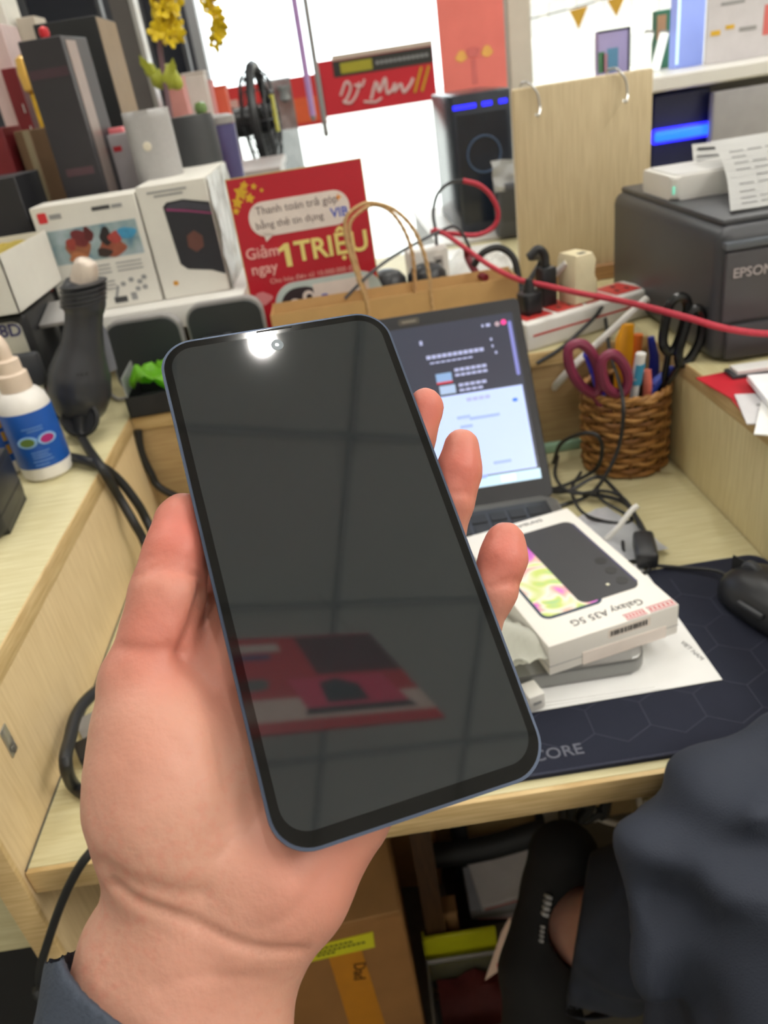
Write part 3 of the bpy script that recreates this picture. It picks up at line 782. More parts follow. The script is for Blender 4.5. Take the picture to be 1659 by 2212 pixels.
# ================================================================== pen cup and what stands in it
CXc, CYc, CRr = .3025, .835, .0485
cup = thing('pen_cup', 'brown woven rattan pen cup in the desk corner', 'pen cup', (CXc, CYc, .7502))
RAT = [mat('rattan_a', (150, 104, 50), .55, var=.15, scale=90), mat('rattan_b', (122, 80, 36), .55, var=.15, scale=90), mat('rattan_c', (168, 122, 64), .55, var=.15, scale=90)]
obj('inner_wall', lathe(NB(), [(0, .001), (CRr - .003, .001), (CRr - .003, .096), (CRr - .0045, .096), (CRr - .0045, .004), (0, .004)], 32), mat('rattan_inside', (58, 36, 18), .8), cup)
NS = 16
rows = 15
for r in range(rows):
    pts = []
    for k in range(NS * 4):
        a = 2 * math.pi * k / (NS * 4)
        rr = CRr + .0022 * math.sin(NS / 2 * a + (math.pi if r % 2 else 0)) + .0004 * math.sin(3 * a + r)
        pts.append((rr * math.cos(a), rr * math.sin(a), .0045 + r * .0064 + .0009 * math.sin(NS / 2 * a + r)))
    obj('weave_strand', tube(NB(), pts, .0031, 6, 1, True, flat=.8), RAT[r % 3], cup)
for k in range(NS):
    a = 2 * math.pi * (k + .5) / NS
    obj('stake', TUBE([(CRr * math.cos(a), CRr * math.sin(a), .001), (CRr * math.cos(a), CRr * math.sin(a), .098)], .0021, 6, 1), RAT[1], cup)
for q, ph_ in enumerate((0, math.pi)):
    pts = []
    for k in range(96):
        a = 2 * math.pi * k / 96
        pts.append(((CRr + .0018 * math.cos(12 * a + ph_)) * math.cos(a), (CRr + .0018 * math.cos(12 * a + ph_)) * math.sin(a), .099 + .0018 * math.sin(12 * a + ph_)))
    obj('braided_rim', tube(NB(), pts, .0026, 6, 1, True), RAT[2 * q], cup)
def incup(top, base_off): return Vector((CXc + base_off[0], CYc + base_off[1], .757))
MAROON = mat('maroon_plastic', (122, 38, 66), .4)
def scissors(name, label, mpl, ringA, ringB, joint, base, tr=.0058):
    t = thing(name, label, 'scissors', base)
    o = Vector(base)
    for k, pts in enumerate((ringA, ringB)):
        obj('handle', tube(NB(), [Vector(p) - o for p in pts], tr, 8, 5, True), mpl, t)
        c = sum((Vector(p) for p in pts), Vector()) / len(pts)
        lowp = min((Vector(p) for p in pts), key=lambda p: (p - Vector(joint)).length)
        obj('shank', TUBE([lowp - o, (Vector(joint) - o) * .9 + (lowp - o) * .1, Vector(joint) - o], .0036, 8, 4), mpl, t)
        d = Vector(base) + Vector((.003 * (1 - 2 * k), 0, 0))
        Mx = FR((Vector(joint) + d) / 2 - o, (d - Vector(joint)), (1, 0, 0))
        l = (d - Vector(joint)).length
        obj('blade', prism(NB(), [(-l / 2, -.004), (l / 2, -.001), (l / 2, .001), (-l / 2, .004)], -.0006 + .0013 * k, .0006 + .0013 * k, Mx), SILVER, t)
    return t
def ringpx(pts, y0, dy=0.0): return [ony(u, v, y0 + dy * i / len(pts)) for i, (u, v) in enumerate(pts)]
scissors('scissors', 'maroon-handled scissors leaning out of the rattan cup', MAROON,
         ringpx([(1228, 755), (1250, 742), (1272, 755), (1290, 790), (1296, 835), (1280, 850), (1252, 830), (1232, 795)], .812),
         ringpx([(1303, 775), (1325, 765), (1348, 790), (1357, 820), (1348, 845), (1330, 850), (1310, 835), (1300, 800)], .796),
         ony(1316, 905, .805), (CXc + .005, CYc - .012, .757))
scissors('scissors', 'glossy black-handled scissors at the back of the rattan cup', mat('black_gloss', (20, 21, 22), .22),
         ringpx([(1448, 655), (1470, 642), (1485, 655), (1480, 690), (1462, 745), (1445, 760), (1432, 740), (1438, 690)], .806),
         ringpx([(1490, 680), (1508, 668), (1518, 690), (1512, 735), (1490, 775), (1470, 785), (1466, 760), (1478, 715)], .800),
         ony(1428, 850, .812), (CXc + .015, CYc - .005, .757), .0056)
def stick(name, label, cat, pts, radii, m, caps=()):
    base = Vector(pts[0]); t = thing(name, label, cat, base)
    obj('barrel', TUBE([Vector(p) - base for p in pts], .004, 10, 3, radii=radii), m, t)
    for (nm, a, b, r, mm) in caps: obj(nm, TUBE([Vector(a) - base, Vector(b) - base], r, 10, 1), mm, t)
def cutter():
    b = Vector((CXc - .006, CYc + .006, .757)); tp = ony(1352, 700, .845)
    t = thing('utility_knife', 'yellow plastic cutter knife standing in the rattan cup', 'knife', b)
    d = tp - b; l = d.length; Mx = FR((0, 0, 0), d, (1, .2, 0))
    obj('body', prism(NB(), [(0, -.006), (l * .6, -.009), (l * .9, -.0105), (l, -.003), (l * .995, .009), (l * .6, .009), (0, .006)], -.004, .004, Mx, bev=.0012), mat('amber_plastic', (232, 160, 20), .4), t)
    obj('slider', prism(NB(), rc(l * .78, l * .9, -.002, .003), .004, .0062, Mx), mat('amber_dark', (206, 132, 12), .45), t)
cutter()
ORG = mat('orange_plastic', (232, 118, 40), .4)
b0 = lambda dx, dy: Vector((CXc + dx, CYc + dy, .757))
stick('marker_pen', 'orange marker standing behind the yellow cutter', 'pen', [b0(.008, .016), ony(1378, 722, .855)], [.0055, .0062], ORG)
stick('ballpoint_pen', 'white pen with light blue grip standing in the rattan cup', 'pen', [b0(.006, -.012), ony(1370, 850, .806), ony(1383, 765, .80)], [.004, .0047, .0052], mat('pen_white', (222, 222, 222), .35),
      [('grip', ony(1373, 828, .805), ony(1382, 785, .801), .0062, mat('cyan_plastic', (60, 150, 190), .35)), ('end_cap', ony(1382, 784, .801), ony(1385, 763, .80), .0054, WHITE_P)])
stick('marker_pen', 'salmon pink pen low between the blue pens', 'pen', [b0(.016, -.01), ony(1398, 850, .805), ony(1396, 800, .806)], [.0045, .005, .0055], mat('salmon_plastic', (214, 116, 100), .4))
stick('ballpoint_pen', 'upright dark blue pen at the back of the cup', 'pen', [b0(.02, .012), ony(1412, 800, .85), ony(1406, 728, .852)], [.004, .0065, .004], BLUE, [('clip', ony(1418, 790, .842), ony(1413, 735, .844), .0014, BLUE)])
stick('ballpoint_pen', 'blue pen leaning right over the rim of the cup', 'pen', [b0(.0, -.01), ony(1405, 845, .81), ony(1452, 797, .825)], [.004, .006, .0046], mat('blue_plastic_2', (30, 60, 160), .35), [('clip', ony(1412, 832, .803), ony(1447, 795, .818), .0014, BLUE)])
stick('ballpoint_pen', 'bright blue pen seen through the maroon scissor handle', 'pen', [b0(-.008, -.004), ony(1280, 790, .825), ony(1268, 765, .83)], [.004, .0055, .0055], mat('royal_blue', (40, 50, 200), .35))

# ================================================================== cables on the desk
def cable(label, pts, r=.0021, m=None, cat='cable', n=8, sub_=6, name='cable'):
    return tag(obj(name, TUBE(pts, r, n, sub_), m or BLACK_R), label, cat)
cable('black cable hanging in front of the rattan cup to the cable heap', [ony(1300, 650, .99), ony(1308, 690, .95), ony(1318, 760, .88), ony(1345, 860, .776), ony(1338, 960, .766), ony(1300, 1040, .757), onz(1262, 1075, .7535), onz(1200, 1095, .7535)], .0022)
def heap():
    t = thing('cable_heap', 'tangled black cable coil with a ferrite lump beside the phone box', 'cable', (.235, .70, .75))
    o = Vector(t.location)
    base = [(1195, 1000), (1215, 955), (1275, 935), (1300, 960), (1290, 1010), (1240, 1040), (1190, 1060), (1230, 1060), (1290, 1030), (1330, 1060), (1370, 1110), (1395, 1160), (1400, 1200)]
    hz = [.758, .80, .826, .81, .775, .757, .758, .765, .77, .765, .765, .765, .76]
    obj('loop', TUBE([onz(u, v, z) - o for (u, v), z in zip(base, hz)], .0023, 8), BLACK_R, t)
    b2 = [(1190, 1055), (1250, 1065), (1320, 1075), (1360, 1095), (1385, 1140)]
    obj('loop', TUBE([onz(u, v, .759) - o for (u, v) in b2], .0026, 8), BLACK_R, t)
    b3 = [(1255, 1020), (1235, 1060), (1262, 1110), (1330, 1130), (1365, 1120), (1300, 1080), (1290, 1050)]
    obj('loop', TUBE([onz(u, v, .757 + .003 * (i % 2)) - o for i, (u, v) in enumerate(b3)], .0019, 8), BLACK_R, t)
    b4 = [(1205, 985), (1200, 1030), (1235, 1065), (1300, 1060), (1345, 1075), (1378, 1120), (1395, 1150)]
    obj('loop', TUBE([onz(u, v, .768 - .001 * i) - o for i, (u, v) in enumerate(b4)], .0019, 8), BLACK_R, t)
    a = onz(1388, 1160, .765); b = onz(1400, 1215, .765)
    Mx = FR((a + b) / 2 - o, (b - a), (1, 0, 0)); l = (b - a).length
    obj('ferrite', bx(NB(), -l / 2, l / 2, -.010, .010, -.009, .009, .004, 3, Mx), BLACK_P, t)
    obj('tail', TUBE([b - o, onz(1402, 1230, .757) - o, onz(1380, 1238, .757) - o, onz(1350, 1200, .757) - o, onz(1345, 1170, .757) - o], .0019, 8), BLACK_R, t)
heap()
cable('white connector cable pointing up out of the cable heap', [onz(1310, 1165, .757), onz(1335, 1140, .77), onz(1362, 1105, .785), onz(1378, 1092, .79)], .0030, WHITE_P)
wp = crumple((.07, .10), 12, 14, .006, 40, 9.1, Matrix.Translation((.226, .665, .757)) @ Matrix.Rotation(.3, 4, 'Z'))
tag(obj('paper_scrap', wp, mat('receipt_paper', (216, 218, 222), .6), sharp=70), 'crumpled pale receipt under the cable heap', 'paper')
tag(obj('flyer_scrap', BOX(.205, .24, .69, .72, .7503, .7512), RED), 'small red scrap of paper beside the phone box', 'paper')
tag(obj('plastic_rod', BOX(.12, .285, .885, .8965, .7505, .762, .002), mat('pale_green_plastic', (150, 186, 160), .4)), 'pale green plastic bar lying behind the laptop', 'bar')
cable('long white flat cable rising from the desk to the printer', [onz(1160, 880, .79), ony(1230, 800, .893), ony(1310, 725, .913), ony(1398, 645, .930)], .0050, WHITE_P)

# ================================================================== back ledge: power strip, bag, sign, cables
ps = thing('power_strip', 'white power strip with red socket faces on the back ledge', 'power strip', (.205, .908, L + .0003), (0, 0, math.radians(21)))
obj('body', BOX(0, .20, 0, .062, 0, .036, .004, 3), WHITE_P, ps)
for k in range(4):
    s = obj('socket', BOX(.008 + k * .046, .048 + k * .046, .010, .054, .036, .0372, .001, 1), mat('red_plastic', (196, 60, 56), .4), ps)
    hb = NB()
    for (x, y) in ((.02, .024), (.036, .024), (.028, .042)): bx(hb, x + k * .046 - .002, x + k * .046 + .002, y - .004, y + .004, .0368, .0376)
    obj('socket_slots', hb, BLACK_M, s)['kind'] = 'stuff'
obj('front_stripe', BOX(.01, .19, -.0004, .0002, .018, .0205), mat('red_plastic', (196, 60, 56), .4), ps)
rz = Matrix.Rotation(math.radians(21), 4, 'Z')
def onps(x, y, z): return Vector((.205, .908, L)) + rz @ Vector((x, y, z))
ap = thing('plug_adapter', 'cream three-way plug adapter standing in the power strip', 'plug', onps(.1, .012, .0378), (0, 0, math.radians(21)))
obj('body', prism(NB(), [(-.017, 0), (.017, 0), (.017, .026), (.0105, .033), (.0115, .042), (.0165, .050), (.010, .060), (-.014, .060), (-.017, .052)], -.018, .018, Matrix.Translation((0, .018, 0)) @ Matrix.Rotation(math.pi / 2, 4, 'X'), bev=.002), mat('cream_plastic', (226, 214, 178), .4), ap)
obj('pin_hole', BOX(-.006, .004, .004, .012, .0598, .0604), BLACK_M, ap)
pp = thing('plug', 'black plug with cable in the near end of the strip', 'plug', onps(.03, .034, .0378), (0, 0, math.radians(21)))
obj('body', prism(NB(), rrect(.028, .026, .008, 4), 0, .026, bev=.003), BLACK_P, pp); obj('collar', lathe(NB(), [(.008, .026), (.006, .034), (.004, .042), (0, .042)], 12), BLACK_R, pp)
pp = thing('plug', 'black angled plug behind the cream adapter', 'plug', onps(.064, .046, .0378), (0, 0, math.radians(21)))
obj('body', BOX(-.011, .011, -.009, .009, 0, .048, .003), BLACK_P, pp); obj('elbow', TUBE([(0, 0, .045), (0, .002, .062), (-.008, .004, .070), (-.02, .006, .062)], .0055, 8), BLACK_R, pp)
cable('thick black cable arching from the plug behind the adapter', [onps(.045, .05, .10), ony(1170, 560, 1.04), ony(1145, 605, 1.04), ony(1120, 640, 1.03)], .004)
cable('thick black cable arching over the end of the kraft bag', [ony(1022, 575, 1.07), ony(1045, 545, 1.07), ony(1078, 535, 1.07), ony(1108, 555, 1.06), ony(1120, 600, 1.05), ony(1125, 650, 1.03)], .0048)
cable('white cable bending from the cream adapter down behind the laptop', [onps(.085, .03, .088), ony(1180, 610, .99), ony(1150, 635, .985), ony(1128, 655, .98)], .0045, WHITE_P)
cable('black cord lying across the power strip', [ony(1390, 640, 1.04), ony(1340, 622, 1.03), ony(1310, 650, .97), ony(1280, 690, .925), ony(1215, 750, .895), ony(1160, 785, .885)], .0026)

bag = thing('paper_bag', 'brown kraft paper bag with twisted handles behind the laptop', 'bag', (.06, 1.0, L + .0003))
bo = Vector(bag.location)
bm = NB()
BX0, BX1, BY0, BY1, BZ = -.165, .158, 0, .05, .072
# four thin walls with an open mouth
for (x0, x1, y0, y1) in ((BX0, BX1, BY0, BY0 + .0006), (BX0, BX1, BY1 - .0006, BY1), (BX0, BX0 + .0006, BY0, BY1), (BX1 - .0006, BX1, BY0, BY1)): bx(bm, x0, x1, y0, y1, .0005, BZ if y1 < .04 or x1 - x0 < .01 else BZ + .003)
bx(bm, BX0, BX1, BY0, BY1, 0, .0008)
obj('bag_body', bm, KRAFT, bag)
obj('folded_rim', BOX(BX0 - .0004, BX1 + .0004, -.0012, 0, BZ - .028, BZ + .0004), mat('kraft_rim', (202, 162, 106), .75, var=.06), bag)
CORD = mat('paper_cord', (196, 160, 112), .75, var=.12, scale=220, stretch=(1, 1, 6))
for pts, y in (([(792, 652), (770, 590), (748, 515), (748, 470), (775, 445), (805, 438), (850, 452), (890, 490), (915, 545), (928, 600), (930, 625)], .999), ([(796, 648), (776, 590), (758, 520), (757, 480), (785, 452), (812, 443), (845, 458), (872, 495), (890, 545), (896, 600), (897, 628)], 1.045)):
    P3 = [ony(u, v, y) for (u, v) in pts]; P3 = [P3[0] + Vector((0, 0, -.03))] + P3 + [P3[-1] + Vector((0, 0, -.03))]
    P3 = smooth_path([p - bo for p in P3], 10)
    hd = obj('handle', tube(NB(), P3, .0022, 6, 1), CORD, bag)
    for s in (0, math.pi):     # the twist
        tw = [p + Vector((math.cos(i * .9 + s) * .0014, math.sin(i * .9 + s) * .0014, 0)) for i, p in enumerate(P3)]
        obj('twist_strand', tube(NB(), tw, .0016, 5, 1), CORD, hd)

sg = thing('standing_sign', 'red instalment payment sign with cream 1 TRIỆU lettering on the ledge', 'sign', (-.046, 1.075, L + .0003), (math.radians(-3), 0, math.radians(3)))
SW, SHh = .088, .231
obj('board', BOX(-SW, SW, 0, .003, .004, SHh), mat('sign_red', (184, 26, 44), .35, var=.06, scale=12), sg)
obj('sign_edge', bx(bx(BOX(-SW - .0008, SW + .0008, -.0003, .0033, SHh, SHh + .0012), -SW - .0012, -SW, -.0003, .0033, .004, SHh + .0012), SW, SW + .0012, -.0003, .0033, .004, SHh + .0012), mat('sign_gold_edge', (196, 170, 110), .5), sg)
obj('foot', BOX(-SW, SW, -.015, .03, 0, .004, .001, 1), mat('clear_acrylic', (220, 224, 226), .1), sg)
SF = lambda x, z, dy=-.0001: FR((x, dy, z), (1, 0, 0), (0, 0, 1))
bub = obj('speech_bubble', plate(NB(), rrect(.134, .043, .0205, 8), SF(-.002, .178), .0004), mat('sign_white', (226, 214, 206), .5), sg)
obj('bubble_tail', plate(NB(), [(-.052, .150), (-.040, .158), (-.054, .162)], SF(0, 0), .0004), mat('sign_white', (226, 214, 206), .5), sg)
SI = mat('sign_ink', (92, 70, 72), .6)
text('sign_line', 'Thanh toán trả góp', .0138, SI, sg, SF(-.004, .1885, -.0006), 'CENTER', .0002)
text('sign_line', 'bằng thẻ tín dụng', .0124, SI, sg, SF(-.062, .1705, -.0006), 'LEFT', .0002)
text('sign_bank', 'VIB', .0165, mat('sign_blue', (60, 84, 190), .5), sg, SF(.0385, .1712, -.0006), 'LEFT', .0002, .02)
obj('sign_spark', plate(NB(), [(.005 * math.cos(a * math.pi / 4) * (1 if a % 2 == 0 else .4), .005 * math.sin(a * math.pi / 4) * (1 if a % 2 == 0 else .4)) for a in range(8)], SF(.052, .190), .0005), mat('sign_orange', (230, 150, 70), .5), sg)
SY = mat('sign_cream', (232, 216, 130), .5)
text('sign_headline', 'TRIỆU', .0365, SY, sg, SF(-.0175, .130, -.0005), 'LEFT', .0004, .022)
obj('sign_numeral', plate(NB(), [(-.031, .114), (-.0235, .114), (-.0235, .144), (-.0295, .144), (-.039, .1385), (-.037, .1335), (-.031, .1365)], SF(0, 0), .0008), SY, sg)
SP = mat('sign_pink', (232, 176, 168), .5)
text('sign_small', 'Giảm', .0200, SP, sg, SF(-.083, .137, -.0005), 'LEFT', .0003, .012)
text('sign_small', 'ngay', .0200, SP, sg, SF(-.080, .1165, -.0005), 'LEFT', .0003, .012)
text('sign_note', 'Cho hóa đơn từ 10.000.000 đ', .0092, SP, sg, SF(-.058, .0985, -.0005), 'LEFT', .0002)
for (x, z, s) in ((-.072, .214, .010), (-.062, .206, .007), (-.079, .203, .008), (-.066, .222, .006), (-.083, .193, .005), (-.054, .219, .0045), (-.045, .213, .003)):
    obj('gold_blossom', plate(NB(), [(s * math.cos(a * math.pi / 5) * (1 if a % 2 == 0 else .55), s * math.sin(a * math.pi / 5) * (1 if a % 2 == 0 else .55)) for a in range(10)], SF(x, z), .0004), GOLD, sg)
obj('cloud_print', plate(NB(), [(-.012 + .006 * math.cos(a) * (1 + .3 * math.cos(3 * a)) * 1.8, .006 * math.sin(a) * 1.5) for a in [k * math.pi / 12 for k in range(24)]], SF(-.060, .078), .0004), mat('cloud_pink', (214, 130, 134), .5), sg)
cd_ = obj('card_panel', plate(NB(), rrect(.150, .070, .030, 8), SF(.018, .058), .0003), mat('sign_pale_teal', (190, 204, 200), .5), sg)
obj('card_dark', plate(NB(), rrect(.060, .062, .026, 8), SF(-.020, .054), .0005), mat('sign_black', (46, 34, 40), .5), sg)
for (x, z) in ((-.030, .062), (-.010, .070)):
    obj('card_ring', prism(NB(), rrect(.016, .018, .0078, 8), 0, .0007, SF(x, z)), mat('sign_white', (226, 214, 206), .5), sg)
    obj('card_ring_centre', prism(NB(), rrect(.008, .010, .0038, 8), 0, .0009, SF(x + .001, z - .001)), mat('sign_black', (46, 34, 40), .5), sg)
obj('card_white', plate(NB(), rc(-.002, .075, .030, .086), SF(0, 0), .0006), mat('sign_white', (226, 214, 206), .5), sg)
obj('card_logo', plate(NB(), rrect(.010, .010, .003, 4), SF(.012, .066), .0009), mat('sign_blue', (60, 84, 190), .5), sg)
obj('card_heart', plate(NB(), rrect(.008, .008, .003, 4), SF(-.033, .050), .0010), mat('card_pink', (220, 110, 130), .5), sg)

# things behind the bag
for i, (u, lab) in enumerate(((838, 'left black domed earbud case behind the kraft bag'), (925, 'right black domed earbud case behind the kraft bag'))):
    p = ony(u, 625, 1.11)
    t = thing('earbud_case', lab, 'case', (p.x, 1.11, L + .0003))
    obj('body', lathe(NB(), [(.020, 0), (.028, .008), (.030, .054), (.028, .058)], 24), BLACK_P, t); obj('lid', lathe(NB(), [(.0285, .0585), (.0275, .070), (.02, .079), (.01, .083), (0, .084)], 24), BLACK_P, t)
ch = thing('charger', 'white twin charger block with a cable plugged in on top', 'charger', (.119, 1.15, L + .0003), (0, 0, .15))
obj('body', BOX(-.030, .030, -.016, .016, 0, .098, .006, 3), WHITE_P, ch); obj('port_panel', BOX(.006, .020, -.0164, -.0158, .05, .085, .0004, 1), mat('port_grey', (180, 176, 172), .5), ch)
for z in (.058, .068, .078): obj('port', BOX(.009, .017, -.0168, -.0162, z - .002, z + .002), DGREY, ch)
cr_ = crumple((.10, .09), 16, 14, .022, 34, 2.7, Matrix.Translation((.190, 1.13, .93)) @ Matrix.Rotation(.5, 4, 'X'))
PLASTIC = mat('clear_wrap', (226, 226, 222), .2, alpha=.55, var=.02)
tag(obj('plastic_wrap', cr_, PLASTIC, sharp=80), 'crumpled clear plastic wrap beside the white charger', 'plastic wrap')
wt = thing('cable_tray', 'low white plastic tray on the ledge left of the wooden panel', 'tray', (.22, 1.33, L + .0003))
obj('tray_body', BOX(-.06, .06, -.1, .1, 0, .03, .006), WHITE_P, wt); obj('tray_rim', BOX(-.062, .062, -.102, .102, .027, .032, .002), WHITE_P, wt)
RBR = mat('red_braid', (186, 46, 66), .6, var=.2, scale=400)
cable('red braided charging cable crossing in front of the printer', [ony(1720, 722, .74), ony(1640, 720, .74), ony(1560, 708, .74), ony(1490, 688, .75), ony(1400, 664, .80), ony(1330, 648, .86), ony(1250, 633, .90), ony(1180, 617, .94), ony(1120, 604, .97), ony(1060, 575, 1.02), ony(1010, 540, 1.08), ony(965, 508, 1.12), ony(938, 496, 1.14)], .0034, RBR)
cable('red braided cable looping above the white charger', [ony(930, 500, 1.14), ony(980, 505, 1.14), ony(1030, 508, 1.14), ony(1066, 490, 1.14), ony(1076, 460, 1.14), ony(1062, 425, 1.14), ony(1035, 400, 1.14), ony(1000, 390, 1.14)], .0034, RBR)
cable('black cable curling up from the charger to the red loop', [ony(945, 548, 1.15), ony(941, 500, 1.145), ony(936, 460, 1.14), ony(945, 420, 1.14), ony(970, 396, 1.14), ony(1000, 390, 1.14)], .0022)
cable('thin grey cable from the charger running down to the left', [ony(1020, 560, 1.13), ony(1010, 525, 1.13), ony(985, 490, 1.13), ony(950, 500, 1.13), ony(900, 525, 1.10), ony(840, 560, 1.065), ony(790, 600, 1.035), ony(745, 645, 1.02)], .0022, DGREY)
cable('short red and black plug end hanging by the bag corner', [ony(1008, 538, 1.09), ony(1012, 560, 1.09), ony(1030, 590, 1.06), ony(1050, 600, 1.04)], .0050, mat('plug_dark_red', (120, 30, 44), .5))

# tall wooden panel with two hooks
pn = thing('hook_board', 'upright oak board with two chrome hooks behind the power strip', 'board', (.367, 1.2, L + .0003))
obj('board', BOX(-.100, .100, 0, .017, .012, .278, .004, 2), wood('oak_hook_board', (212, 194, 156), (194, 174, 136), grain=(60, 60, 3)), pn)
obj('base_rail', BOX(-.085, .115, -.012, .0, 0, .022, .001, 1), wood('oak_dark_rail', (170, 128, 84), (150, 110, 70), grain=(4, 60, 60)), pn)
obj('back_foot', BOX(-.10, .10, .0175, .06, 0, .03), OAK_X, pn)
for (u, v) in ((1150, 185), (1340, 165)):
    p = ony(u, v, 1.2) - Vector(pn.location); x = p.x
    obj('hook', TUBE([(x - .012, .020, .262), (x - .012, .020, .281), (x - .010, .006, .284), (x - .006, -.004, .283), (x + .004, -.008, .270), (x + .007, -.010, .252), (x + .003, -.016, .242), (x - .002, -.020, .244)], .0016, 7), SILVER, pn)

# ================================================================== printer and right side
pr = thing('printer', 'dark grey inkjet printer with EPSON lettering on the right counter', 'printer', (.376, .775, L + .0003))
PRB = mat('printer_charcoal', (66, 67, 71), .42, var=.03)
obj('body', BOX(0, .375, .004, .33, 0, .140, .015, 4), PRB, pr)
obj('front_panel', BOX(.006, .369, 0, .006, .045, .118, .003, 2), mat('printer_front', (74, 72, 76), .4, var=.03), pr)
obj('output_tray', BOX(.012, .363, -.002, .006, .004, .042, .003, 2), mat('printer_tray', (66, 64, 68), .45, var=.03), pr)
obj('top_edge', BOX(.004, .371, -.001, .010, .120, .128, .002, 2), mat('printer_gloss', (86, 92, 100), .2), pr)
obj('scanner_lid', BOX(.010, .365, .022, .322, .1385, .146, .003, 2), PRB, pr)
text('printer_lettering', 'EPSON', .0138, mat('silver_print', (168, 160, 162), .35), pr, FACE(.0135, -.0006, .096), 'LEFT', .0004, .01)
ob = thing('white_device', 'flat white rounded device lying on top of the printer', 'device', (.390, .936, 1.0265))
obj('casing', prism(NB(), rrect(.19, .10, .010, 5, .095, .05), 0, .026, bev=.004, seg=3), WHITE_P, ob)
obj('top_plate', prism(NB(), rrect(.176, .086, .008, 5, .095, .05), .026, .0272), mat('pale_grey_plastic', (206, 204, 200), .4), ob)
obj('status_light', BOX(.0005, .003, -.0008, .001, .007, .016, .0005, 1), mat('mint_light', (120, 220, 190), .3, emit=.6), ob)
def curl_paper():
    bm = NB(); rows_ = []
    prof = [ony(1535, 305, 1.00), ony(1547, 322, .965), ony(1560, 350, .93), ony(1570, 385, .895), ony(1575, 425, .86), onz(1578, 456, 1.030)]
    prof = smooth_path(prof, 5)
    for p in prof: rows_.append([bm.verts.new(p + Vector((x, -.02 * x, .00002))) for x in np.linspace(0, .21, 8)])
    for a, b in zip(rows_[:-1], rows_[1:]):
        for k in range(7): bm.faces.new((a[k], a[k + 1], b[k + 1], b[k]))
    bmesh.ops.solidify(bm, geom=bm.faces[:], thickness=.0005)
    t = thing('paper_sheet', 'white printed sheet curling over the front of the printer top', 'paper', prof[-1])
    o = obj('sheet', bm, PAPER, t, sharp=80); o.matrix_parent_inverse = Matrix.Translation(t.location).inverted()
    lm = NB()
    for i in range(7, len(prof) - 2, 2):
        p = prof[i]; q = prof[i + 1]; d = (q - p)
        nrm = Vector((1, -.02, 0)).cross(d).normalized()
        if nrm.y > 0: nrm = -nrm
        for k in range(9):
            if (i + k) % 5 == 0: continue
            M_ = FR(p + Vector((.012 + k * .021, -.02 * (.012 + k * .021), 0)) + nrm * .0008, (1, -.02, 0), d)
            bx(lm, 0, .016, 0, .0022, -.0001, .0002, 0, 1, M_)
    o = obj('print_lines', lm, INKL, t); o.matrix_parent_inverse = Matrix.Translation(t.location).inverted(); o['kind'] = 'stuff'
    t2 = thing('paper_sheet', 'white printed leaflet with small logos behind the curled sheet', 'paper', ony(1500, 375, 1.03))
    a = ony(1495, 312, 1.045); b = ony(1560, 308, 1.045); c = ony(1575, 375, 1.0); d = ony(1500, 378, 1.0)
    bm = NB(); vs = [bm.verts.new(p) for p in (a, b + Vector((.06, 0, 0)), c + Vector((.06, 0, 0)), d)]; bm.faces.new(vs); bmesh.ops.solidify(bm, geom=bm.faces[:], thickness=.0006)
    o = obj('sheet', bm, PAPER, t2); o.matrix_parent_inverse = Matrix.Translation(t2.location).inverted()
    for i, (u0, u1, v0, v1, mm) in enumerate(((1506, 1560, 322, 327, INK), (1504, 1562, 338, 342, INKL), (1505, 1560, 350, 354, INKL), (1506, 1518, 358, 373, mat('logo_teal', (130, 150, 160), .5)), (1526, 1538, 358, 373, mat('logo_green', (150, 160, 140), .5)), (1545, 1556, 358, 373, mat('logo_brown', (170, 155, 140), .5)))):
        f = lambda u, v: (a + (d - a) * ((v - 312) / 66.)) + (b - a) * ((u - 1495 - (v - 312) * .08) / 65.) + Vector((0, -.0012, .0012))
        bm = NB(); vs = [bm.verts.new(f(u, v)) for (u, v) in ((u0, v0), (u1, v0), (u1, v1), (u0, v1))]; bm.faces.new(vs); bmesh.ops.solidify(bm, geom=bm.faces[:], thickness=.0002)
        o = obj('print', bm, mm, t2); o.matrix_parent_inverse = Matrix.Translation(t2.location).inverted()
curl_paper()
# papers on the right counter
for i, (lab, x, y, z, a, w, h, m) in enumerate((('red flyer with a white and yellow badge on the right counter', .425, .705, L + .001, .12, .15, .10, RED),
        ('second red flyer under the badge flyer by the printer', .400, .665, L + .0002, -.15, .10, .07, mat('red_print_2', (196, 56, 60), .5)),
        ('white sheet hanging over the counter edge at the right', .398, .600, L + .0045, -.55, .11, .08, PAPER),
        ('grey printed sheet under the white stack at the right', .39, .640, L + .0025, -.3, .09, .07, mat('grey_sheet', (206, 204, 206), .6)),
        ('topmost white folded sheets on the right counter', .415, .655, L + .0065, -.2, .09, .09, mat('paper_2', (234, 234, 238), .7)))):
    t = thing('paper_sheet', lab, 'paper', (x, y, z), (0, 0, a))
    obj('sheet', BOX(-w / 2, w / 2, -h / 2, h / 2, 0, .0012 if i < 4 else .006), m, t)
    if i == 0:
        obj('badge', prism(NB(), rrect(.05, .028, .010, 5, .025, -.016), .0012, .0016), PAPER, t); obj('badge_mark', prism(NB(), rrect(.03, .012, .004, 5, .03, -.016), .0016, .0019), GOLD, t)
        obj('flyer_text', BOX(-.03, .06, .02, .028, .0012, .0015), mat('flyer_pink', (224, 120, 120), .5), t)
    if i == 3:
        for k in range(3): obj('print_line', BOX(-.03, .03 - .01 * k, -.02 + k * .012, -.015 + k * .012, .0012, .0015), INKL, t)
bi = thing('binder', 'dark grey binder edge lying beside the red flyer', 'binder', (.42, .735, L + .0002), (0, 0, -.05))
obj('cover', BOX(-.045, .12, -.012, .012, 0, .006, .001, 1), DGREY, bi); obj('pages', BOX(-.04, .118, -.010, .010, .006, .0095), PAPER, bi)

